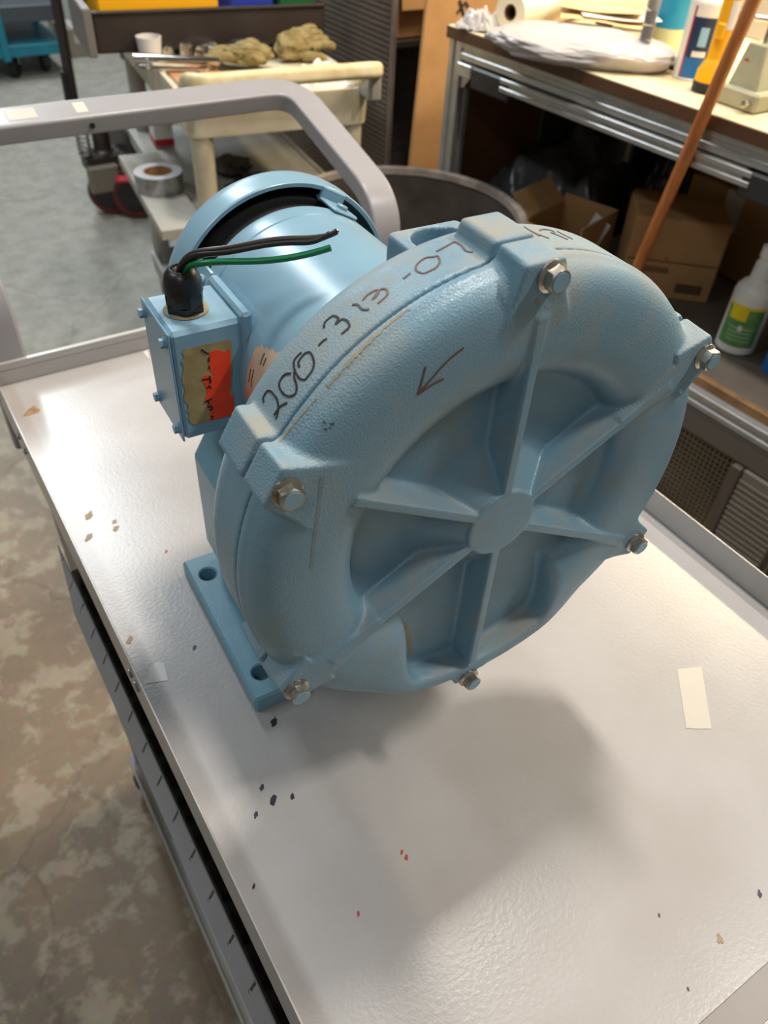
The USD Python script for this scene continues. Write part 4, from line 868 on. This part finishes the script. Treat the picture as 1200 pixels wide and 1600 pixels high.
# ------------------------------------------------------------------ workbench (turned a few degrees): bench frame b = metres along the front edge towards the camera, d = depth
BX, BY, BR = 1.020, 1.457, 3.6
bench = thing('workbench', 'aluminium-framed workbench with a cream laminate top and a lower shelf', 'workbench', (BX, BY, -H), BR)
BTOP = .165
def L3(lo, hi, b=.002): return bb((lo[0], -hi[1], lo[2] + H), (hi[0], -lo[1], hi[2] + H), b)     # (depth, along, z) -> local
def bw(d, a, z=0.0):
    c, s = math.cos(math.radians(BR)), math.sin(math.radians(BR)); x, y = d, -a
    return np.array([BX + x * c - y * s, BY + x * s + y * c, z])
part(bench, 'top', L3((.0, .0, BTOP - .024), (.80, 1.9, BTOP), .001), LAMIN, local=True, smooth=False, label='cream laminate bench top')
part(bench, 'edge_band', L3((-.002, -.002, BTOP - .026), (.0, 1.9, BTOP - .002), .0005), EDGEB, local=True, smooth=False)
part(bench, 'edge_band', L3((-.001, -.0025, BTOP - .026), (.80, -.0001, BTOP - .002), .0005), EDGEB, local=True, smooth=False)
def rail(lo, hi, axis):   # extrusion with a slot along each side
    lo, hi = np.array(lo), np.array(hi); c = (lo + hi) / 2; m = [L3(lo, hi, .002)]
    return cat(*m)
def extr(d0, d1, a0, a1, z0, z1, along):
    """Slotted aluminium extrusion as four corner bars round a recessed core."""
    out = []
    if along == 'a':
        w, h = d1 - d0, z1 - z0
        for i in (0, 1):
            for j in (0, 1): out.append(L3((d0 + i * w * .62, a0, z0 + j * h * .62), (d0 + i * w * .62 + w * .38, a1, z0 + j * h * .62 + h * .38), .0015))
        out.append(L3((d0 + .004, a0, z0 + .004), (d1 - .004, a1, z1 - .004), .001))
    else:
        w, h = d1 - d0, a1 - a0
        for i in (0, 1):
            for j in (0, 1): out.append(L3((d0 + i * w * .62, a0 + j * h * .62, z0), (d0 + i * w * .62 + w * .38, a0 + j * h * .62 + h * .38, z1), .0015))
        out.append(L3((d0 + .004, a0 + .004, z0), (d1 - .004, a1 - .004, z1), .001))
    return cat(*out)
part(bench, 'leg', extr(.004, .044, .004, .050, -H, BTOP - .024, 'z'), ALU, local=True, smooth=False, label='aluminium bench leg')
part(bench, 'leg', extr(.004, .044, 1.11, 1.19, -H, -.335, 'z'), ALU, local=True, smooth=False)
part(bench, 'leg', extr(.75, .79, .004, .044, -H, BTOP - .024, 'z'), ALU, local=True, smooth=False)
part(bench, 'leg', extr(.75, .79, 1.84, 1.88, -H, BTOP - .024, 'z'), ALU, local=True, smooth=False)
part(bench, 'front_rail', extr(.004, .044, .05, 1.9, BTOP - .062, BTOP - .024, 'a'), ALU, local=True, smooth=False, label='aluminium front rail')
part(bench, 'side_rail', L3((.044, .006, BTOP - .062), (.75, .044, BTOP - .024), .002), ALU, local=True, smooth=False)
part(bench, 'rear_rail', L3((.75, .05, BTOP - .062), (.79, 1.84, BTOP - .024), .002), ALU, local=True, smooth=False)
part(bench, 'lower_rail', extr(-.006, .030, .20, .86, BTOP - .094, BTOP - .066, 'a'), ALU, local=True, smooth=False, label='short rail bolted under the front rail')
part(bench, 'lower_rail', L3((-.006, .05, BTOP - .094), (.030, .10, BTOP - .066), .002), ALU, local=True, smooth=False)
for a0, a1 in ((.10, .23), (.84, 1.0)):
    part(bench, 'slide_bracket', L3((-.004, a0, BTOP - .112), (.03, a1, BTOP - .066), .004), mat('dark_slide_%d' % int(a0 * 100), srgb(46, 46, 46), rough=.4), local=True, smooth=False, label='black slide bracket' if a0 < .5 else None)
g = extrude(Polygon([(0, 0), (.05, 0), (.05, -.012), (.012, -.055), (0, -.055)]), .03); v = g.vertices
part(bench, 'gusset', TM(np.stack([.01 + v[:, 2], -(.050 + v[:, 0]), BTOP - .066 + v[:, 1] + H], 1), g.faces), STEEL, local=True, smooth=False)
SZ = -.28
part(bench, 'lower_shelf', L3((-.020, .36, SZ - .02), (.78, 1.9, SZ), .001), SHELFG, local=True, smooth=False, label='worn grey-brown lower shelf')
part(bench, 'shelf_edge', L3((-.034, .36, SZ - .020), (-.020, 1.9, SZ), .001), mat('worn_wood_edge', srgb(150, 112, 72), srgb(120, 88, 56), rough=.6, nscale=20), local=True, smooth=False, label='bare wood shelf edge')
part(bench, 'shelf_rail', extr(-.052, -.022, .36, 1.9, SZ - .055, SZ - .021, 'a'), ALU, local=True, smooth=False)
part(bench, 'apron', L3((-.050, .36, SZ - .115), (-.036, 1.9, SZ - .056), .005), mat('grey_brown_apron', srgb(100, 92, 84), rough=.45), local=True, smooth=30)
pf = perforated(.78, .52, .0120, .0072, .0015, False); v = pf.vertices
part(bench, 'perforated_panel', TM(np.stack([-.030 - v[:, 2] * -1, -(.36 + .70) + v[:, 0] * .9, SZ - .115 - .52 + v[:, 1] + H], 1), pf.faces[:, ::-1]), PERFD, local=True, smooth=False, kind='stuff', label='dark perforated panel under the lower shelf')
part(bench, 'panel_backing', L3((-.018, .36, SZ - .64), (-.014, 1.07, SZ - .115), .001), mat('hole_shade_backing', srgb(40, 36, 30), rough=.8), local=True, smooth=False)  # dark sheet that puts shade behind the panel holes
part(bench, 'panel_post', L3((-.060, 1.062, -H), (-.020, 1.086, SZ - .115), .003), mat('brown_grey_post', srgb(92, 82, 72), rough=.5), local=True, smooth=False)
part(bench, 'ribbed_post', cat(L3((-.056, 1.088, -H), (-.016, 1.20, SZ - .115), .002), *[L3((-.0585, 1.088, z), (-.056, 1.20, z + .006), .0008) for z in np.arange(SZ - .62, SZ - .13, .014)]), mat('pale_ribbed_post', srgb(122, 114, 102), rough=.5), local=True, smooth=False)
part(bench, 'brown_side_panel', L3((.055, .012, -.62), (.34, .026, BTOP - .066), .002), BROWNP, local=True, smooth=False, label='brown hardboard panel inside the bench end')
part(bench, 'dark_end_panel', L3((.345, .012, -.62), (.74, .026, BTOP - .066), .002), mat('dark_end_panel_paint', srgb(52, 50, 48), rough=.6), local=True, smooth=False)
part(bench, 'back_panel', L3((.74, .05, -.9), (.748, 1.88, BTOP - .07), .002), mat('dark_back_panel', srgb(40, 38, 36), rough=.7), local=True, smooth=False)
part(bench, 'backboard', L3((.60, .02, BTOP), (.62, 1.9, BTOP + .5), .003), mat('grey_backboard', srgb(176, 168, 152), rough=.6), local=True, smooth=False, label='grey board standing along the back of the bench')

# ------------------------------------------------------------------ things on the bench top
BT = BTOP + .0005
def at(x, y, z=BT): return np.array([x, y, z])
pr = thing('paper_roll', 'thick cream paper roll lying on the bench top with its dark core facing out', 'roll', (1.27, 1.30, BT))
rd = np.array([math.cos(math.radians(16)), math.sin(math.radians(16)), 0.0]); c0 = np.array([1.100, 1.337, BT + .040])
def along(prof, n=40):
    m = lathe(prof, n, 'x'); a = math.atan2(rd[1], rd[0]); return mv(rot(m, (0, 0, 1), math.degrees(a)), c0)
part(pr, 'roll', along([(.0165, 0), (.039, 0), (.040, .001), (.040, .40), (.0165, .40)]), ROLLP, smooth=40)
part(pr, 'core', along([(.0165, .0), (.0165, .40), (.0140, .40), (.0140, .0), (.0165, .0)]), mat('dark_core_card', srgb(96, 70, 44), rough=.8), smooth=40)
part(pr, 'core_end', along([(0, .03), (.0142, .03)]), DARK, smooth=False)  # dark disc inside the core, painted as the shade of its hole
single('bubble_wrap', crumple((1.065, 1.398, BT), (.085, .085, .075), 21, 25, 40, 1.0, 2.0, .0012), FILM, 'crumpled clear wrap heaped at the left end of the bench top', 'plastic', smooth=False)
single('plastic_bag', mv(rot(lump((0, 0, 0), (.40, .19, .078), 33, .20, 1.5, 5), (0, 0, 1), -54), (1.100, 1.095, BT + .0216)), FILM, 'long milky plastic bag lying near the front edge of the bench under the papers', 'bag', smooth=40)
for i, (x, y, w, h, rz, z, m, lb) in enumerate(((1.205, 1.165, .17, .25, -42, .066, MANILA, 'lowest manila sheet on the milky plastic bag'), (1.225, 1.15, .16, .22, -34, .073, PAPERW, 'white sheet between the manila sheets on the bag'), (1.235, 1.185, .17, .24, -50, .080, MANILA, 'topmost manila sheet on the milky plastic bag'))):
    u, v = np.meshgrid(np.linspace(-.5, .5, 14), np.linspace(-.5, .5, 14), indexing='ij'); a = math.radians(rz)
    zz = BT + z + .006 * np.sin(u * 4 + i) * v + .004 * meshkit.noise(np.stack([u * 3, v * 3, 0 * u + i], -1), i)
    single('paper_sheet', solid_sheet(x + u * w * math.cos(a) - v * h * math.sin(a), y + u * w * math.sin(a) + v * h * math.cos(a), zz, .0012), m, lb, 'paper', smooth=40)
tl = thing('wrapped_tool', 'dark blue-black tool wrapped in clear plastic behind the papers', 'tool', (1.40, 1.26, BT))
part(tl, 'tool_body', sweep(smoothpath([(1.365, 1.315, BT + .035), (1.430, 1.240, BT + .045), (1.500, 1.150, BT + .04), (1.570, 1.070, BT + .035)], 16), rrect(.05, .04, .014, 4)), mat('blue_black_tool', srgb(44, 56, 68), rough=.2), smooth=40)
part(tl, 'tool_rail', sweep([(1.375, 1.322, BT + .062), (1.580, 1.080, BT + .062)], rrect(.012, .008, .002)), CHROME, smooth=40)
part(tl, 'tool_grip', sweep([(1.360, 1.295, BT + .02), (1.390, 1.320, BT + .03)], rrect(.05, .03, .01)), BLACKRUB, smooth=40)
def upright(x, y, prof, n=36): return lathe(prof, n, 'z', (x, y, BT))
tb = thing('clear_tube', 'clear plastic tube of dark round parts standing upright on the bench', 'tube', (1.158, .985, BT))
part(tb, 'tube_wall', upright(1.158, .985, [(.0, .0), (.0135, .0), (.0135, .24), (.012, .24), (.012, .004), (0, .004)], 28), CLEARTUBE, smooth=40)
part(tb, 'tube_foot', upright(1.158, .985, [(0, 0), (.0142, 0), (.0142, .014), (0, .014)], 28), BLACKRUB)
for k in range(8): part(tb, 'round_part', upright(1.158, .985, [(0, .03 + .025 * k), (.0105, .031 + .025 * k), (.0105, .051 + .025 * k), (0, .0525 + .025 * k)], 20), BLACKMETAL if k % 3 else STEEL)
kn = thing('rubber_stopper', 'small black stopper with a stem lying between the clear tube and the spray can', 'stopper', (1.198, .965, BT))  # small black object of unknown use, taken for a knob
part(kn, 'stopper_body', mv(lathe([(0, -.016), (.009, -.016), (.011, -.012), (.011, .004), (.006, .008), (.006, .02), (0, .02)], 24, 'y'), (1.198, .965, BT + .011)), BLACKPL)
part(kn, 'stem', mv(cyl(.004, -.05, -.015, 'y', 14), (1.198, .965, BT + .011)), BLACKRUB)
pb = thing('pale_green_bottle', 'pale green bottle with a teal label behind the spray can', 'bottle', (1.305, 1.055, BT))
part(pb, 'bottle', upright(1.305, 1.055, [(0, 0), (.035, 0), (.037, .004), (.037, .18), (.031, .20), (.016, .215), (.016, .24), (0, .24)]), PALEGRN, smooth=40)
part(pb, 'label', upright(1.305, 1.055, [(.0374, .055), (.0374, .150)]), CYANLAB, smooth=True)
sc = thing('spray_can', 'white and blue aerosol can standing on the bench behind the yellow flashlight', 'can', (1.218, .903, BT))
part(sc, 'can', upright(1.218, .903, [(0, 0), (.033, 0), (.0345, .003), (.0335, .006), (.0335, .125), (.0345, .128), (.033, .134), (.026, .146), (.018, .150), (.018, .158), (0, .158)]), WHITEPL, smooth=35, label='white aerosol can')
lb = lambda z0, z1, a0, a1, R_=.0339: (lambda A: TM(np.vstack([np.stack([1.218 + R_ * np.cos(A), .903 + R_ * np.sin(A), 0 * A + BT + z], 1) for z in (z0, z1)]), [q for i in range(len(A) - 1) for q in ((i, i + 1, len(A) + i + 1), (i, len(A) + i + 1, len(A) + i))]))(np.radians(np.linspace(a0, a1, 24)))
part(sc, 'label_navy', lb(.036, .108, 185, 330), NAVYLAB, smooth=True)
part(sc, 'label_blue', lb(.004, .040, 185, 330, .03395), BLUELAB, smooth=True)
part(sc, 'label_stripe', lb(.004, .125, 178, 185), REDP, smooth=True)
part(sc, 'label_picture', lb(.060, .092, 215, 242, .0341), mat('pale_blue_print', srgb(140, 190, 220), rough=.4), smooth=True)
part(sc, 'label_word', lb(.042, .052, 205, 250, .0341), mat('white_print', srgb(220, 224, 226), rough=.4), smooth=True)
part(sc, 'cap', upright(1.218, .903, [(0, .156), (.017, .156), (.017, .185), (.014, .188), (0, .188)]), WHITEPL)
fl = thing('flashlight', 'yellow flashlight standing on its black head on the bench', 'flashlight', (1.172, .815, BT))
part(fl, 'head_bezel', upright(1.170, .818, [(0, 0), (.027, 0), (.0285, .002), (.0285, .017), (.027, .019), (0, .019)]), BLACKRUB, smooth=35)
part(fl, 'head', upright(1.170, .818, [(0, .018), (.0275, .018), (.0265, .035), (.018, .052), (.0165, .056), (0, .056)]), YELLOW, smooth=35)
part(fl, 'barrel', upright(1.170, .818, [(0, .055), (.0165, .055), (.0160, .19), (.0165, .20), (.013, .21), (0, .21)]), YELLOW, smooth=35)
part(fl, 'switch', bb((1.150, .805, BT + .09), (1.157, .82, BT + .115), .002), YELLOW)
part(fl, 'sticker', (lambda A: TM(np.vstack([np.stack([1.170 + .0168 * np.cos(A), .818 + .0168 * np.sin(A), 0 * A + BT + z], 1) for z in (.105, .150)]), [q for i in range(len(A) - 1) for q in ((i, i + 1, len(A) + i + 1), (i, len(A) + i + 1, len(A) + i))]))(np.radians(np.linspace(225, 285, 12))), PAPERW, smooth=True)
vs = thing('bench_fixture', 'grey-green cast fixture with a cross bar at the right of the bench top', 'fixture', (1.165, .715, BT))
part(vs, 'base', bb((1.128, .675, BT), (1.205, .765, BT + .032), .004), GREYGRN, smooth=30)
part(vs, 'column', hullp(np.vstack([bb((1.140, .690, BT + .030), (1.195, .755, BT + .034), .002).vertices, bb((1.150, .705, BT + .085), (1.188, .745, BT + .100), .002).vertices])), GREYGRN, smooth=30)
part(vs, 'spindle', cyl(.005, BT + .098, BT + .135, 'z', 16, at=(1.169, .725, 0)), STEEL)
part(vs, 'cross_bar', mv(rot(cyl(.0045, -.03, .03, 'x', 16), (0, 0, 1), -60), (1.169, .725, BT + .135)), CHROME)
part(vs, 'clamp_screw', cyl(.006, 0, .018, 'x', 14, at=(1.112, .690, BT + .016)), CHROME)
part(vs, 'red_dot', cyl(.006, 0, .002, 'x', 14, at=(1.146, .735, BT + .07)), REDP)
carton('white_box', 'white box behind the cast fixture at the right end of the bench', (1.26, .60, BT), (1.40, .74, BT + .19), PAPERW)

# ------------------------------------------------------------------ wooden stick, trash bin
st = thing('wooden_stick', 'orange-brown varnished wooden broom stick standing on the lower shelf and leaning on the bench', 'stick', (1.0667, .7975, SZ))
A, B = np.array([1.0667, .7975, SZ + .012]), np.array([1.048, .718, .1565]); D = (B - A) / np.linalg.norm(B - A)
pts = [A + D * s for s in np.linspace(0, .96, 12)]
part(st, 'shaft', sweep(pts, circ(.0118, 20)), WOODST, smooth=60)
part(st, 'end_cap', mv(trimesh.creation.icosphere(2, .0122), pts[0]), BLACKRUB)
tbn = thing('trash_bin', 'large round dark grey trash bin standing behind the blower', 'bin', (.765, 1.225, -H))
bz_ = -.140; R_ = .283
part(tbn, 'bin_body', lathe([(0, -H), (.225, -H), (.232, -H + .01), (.272, bz_ - .04), (.272, bz_ - .012), (.264, bz_ - .012), (.262, bz_ - .05), (.222, -H + .02), (0, -H + .02)], 96, 'z', (.765, 1.225, 0)), BINP, smooth=40)
part(tbn, 'rim', lathe([(.262, bz_ - .016), (.272, bz_ - .030), (R_, bz_ - .026), (R_ + .002, bz_ - .012), (R_, bz_ - .002), (.276, bz_), (.266, bz_ - .003), (.262, bz_ - .016)], 96, 'z', (.765, 1.225, 0)), mat('worn_bin_rim', srgb(132, 122, 112), srgb(104, 95, 86), rough=.5, nscale=25), smooth=40)

# ------------------------------------------------------------------ under the bench: bags, boxes, bottle
SB = SZ + .0005
single('black_bag', crumple((1.40, 1.385, SB), (.40, .36, .36), 52, 24, 64, 1.0, 1.1, .002), BAGB, 'shiny black plastic bag lying under the left half of the bench', 'bag', smooth=35)
single('black_bag', crumple((1.58, 1.125, SB + .0), (.20, .16, .34), 61, -12, 50, 1.0, 2.0, .002), BAGB, 'tall crumpled black plastic bag between the cartons and the back of the bench', 'bag', smooth=35)
single('dark_grey_roll', mv(rot(cyl(.07, -.16, .16, 'x', 36), (0, 0, 1), 20), (1.66, 1.70, SB + .0705)), mat('dark_grey_vinyl', srgb(74, 74, 76), rough=.35), 'dark grey roll lying on the black bag under the bench', 'roll')
def rbox(t, name, lo, hi, m, b=.002): return part(t, name, bb(lo, hi, b), m, local=True, smooth=False)
ca = thing('cardboard_carton', 'closed brown carton with a dark printed patch behind the spray bottle', 'box', (1.152, .885, SB), -42.8)     # local: x along the front, y away
rbox(ca, 'carton', (0, 0, 0), (.206, .165, .180), CARDD, .003)
rbox(ca, 'lid_flap', (.004, .003, .180), (.202, .080, .183), CARDD, .001)
rbox(ca, 'lid_flap', (.004, .084, .180), (.202, .162, .183), CARDD, .001)
rbox(ca, 'seam', (.002, -.0008, .086), (.204, .001, .089), BROWNP, .0003)
rbox(ca, 'printed_patch', (.125, -.0006, .018), (.185, .001, .040), mat('dark_print', srgb(84, 62, 40), rough=.8), .0003)
rbox(ca, 'faint_print', (.03, -.0006, .060), (.10, .001, .074), mat('faint_print_ink', srgb(118, 86, 52), rough=.8), .0003)
rbox(ca, 'red_print', (.085, -.0006, .092), (.092, .001, .097), REDP, .0003)
cb = thing('cardboard_carton', 'lower brown carton standing behind the closed carton under the bench', 'box', (1.46, .74, SB), 0)
rbox(cb, 'carton', (0, 0, 0), (.20, .26, .19), CARDD, .003)
rbox(cb, 'tape_strip', (-.0006, .10, .10), (.2006, .15, .1906), TAPEC, .0002)
oc = thing('open_carton', 'open brown carton with a white card inside left of the closed carton', 'box', (1.105, .988, SB), 16)                 # local: x away, y left
for lo, hi in (((0, 0, 0), (.004, .150, .09)), ((.165, 0, 0), (.169, .150, .12)), ((0, 0, 0), (.169, .004, .12)), ((0, .146, 0), (.169, .150, .10))): rbox(oc, 'side', lo, hi, CARDD, .0008)
rbox(oc, 'carton_bottom', (0, 0, 0), (.169, .150, .004), CARDD, .0008)
part(oc, 'flap', rot(bb((.002, .146, .10), (.167, .149, .17), .0008), (1, 0, 0), -52, (0, .148, .10)), CARDD, local=True, smooth=False)
part(oc, 'flap', rot(bb((0, .002, .09), (.003, .148, .15), .0008), (0, 1, 0), -110, (0, 0, .09)), CARD, local=True, smooth=False)
single('white_card', mv(rot(rot(bb((0, -.045, 0), (.002, .035, .10), .0004), (0, 1, 0), 24), (0, 0, 1), -20), (1.19, 1.06, SB + .012)), PAPERW, 'white card standing in the open carton under the bench', 'card', smooth=False)
carton('cardboard_carton', 'dark brown carton at the right edge behind the spray bottle', (1.40, .40, SB), (1.68, .66, SB + .24), BROWNP)
single('navy_bin', hullp(np.vstack([bb((1.46, .62, SB + .245), (1.64, .78, SB + .25), .004).vertices, bb((1.44, .60, SB + .37), (1.66, .80, SB + .375), .004).vertices])), NAVY, 'dark navy plastic bin sitting on the cartons under the bench', 'bin')
sbt = thing('spray_bottle', 'white spray bottle with a green and yellow label standing on the lower shelf', 'bottle', (1.205, .585, SB))
def onsh(prof, n=44): return lathe(prof, n, 'z', (1.205, .585, SB))
part(sbt, 'bottle', onsh([(0, 0), (.036, 0), (.0405, .004), (.0410, .010), (.0410, .125), (.039, .135), (.032, .146), (.024, .152), (.0205, .156), (.0190, .190), (.0150, .194), (.0150, .202), (0, .202)]), WHITEPL, smooth=35, label='white plastic bottle')
for k in range(6): part(sbt, 'neck_ring', mv(trimesh.creation.torus(.0205 - .0003 * k, .0016, 36, 8), (1.205, .585, SB + .160 + .0055 * k)), WHITEPL, smooth=True)
part(sbt, 'cap', onsh([(0, .200), (.0185, .200), (.019, .203), (.0185, .222), (.009, .226), (.0075, .245), (0, .246)]), WHITEPL, smooth=35)
lb2 = lambda z0, z1, a0, a1, R2: (lambda A: TM(np.vstack([np.stack([1.205 + R2 * np.cos(A), .585 + R2 * np.sin(A), 0 * A + SB + z], 1) for z in (z0, z1)]), [q for i in range(len(A) - 1) for q in ((i, i + 1, len(A) + i + 1), (i, len(A) + i + 1, len(A) + i))]))(np.radians(np.linspace(a0, a1, 24)))
part(sbt, 'label_green', lb2(.020, .108, 150, 262, .0414), GREENLAB, smooth=True)
part(sbt, 'label_yellow', lb2(.104, .110, 150, 262, .0416), YELLAB, smooth=True)
part(sbt, 'label_yellow', lb2(.078, .106, 162, 214, .0416), YELLAB, smooth=True)
for k in range(4): part(sbt, 'label_text', lb2(.033 + .009 * k, .036 + .009 * k, 175, 245, .0416), mat('pale_green_print_%d' % k, srgb(150, 188, 140), rough=.5), smooth=True)
part(sbt, 'label_emblem', lb2(.056, .068, 200, 212, .0417), PAPERW, smooth=True)
bc = thing('blue_can', 'blue can with a red mark at the right edge of the lower shelf', 'can', (1.215, .470, SB))
part(bc, 'can', lathe([(0, 0), (.040, 0), (.0415, .003), (.0405, .006), (.0405, .09), (.0415, .093), (.038, .098), (0, .098)], 36, 'z', (1.215, .470, SB)), BLUELAB, smooth=35)
part(bc, 'red_mark', TM(*[(lambda A: (np.vstack([np.stack([1.215 + .0408 * np.cos(A), .470 + .0408 * np.sin(A), 0 * A + SB + z], 1) for z in (.035, .065)]), np.array([q for i in range(11) for q in ((i, i + 1, 12 + i + 1), (i, 12 + i + 1, 12 + i))])))(np.radians(np.linspace(150, 200, 12)))][0]), REDP, smooth=True)
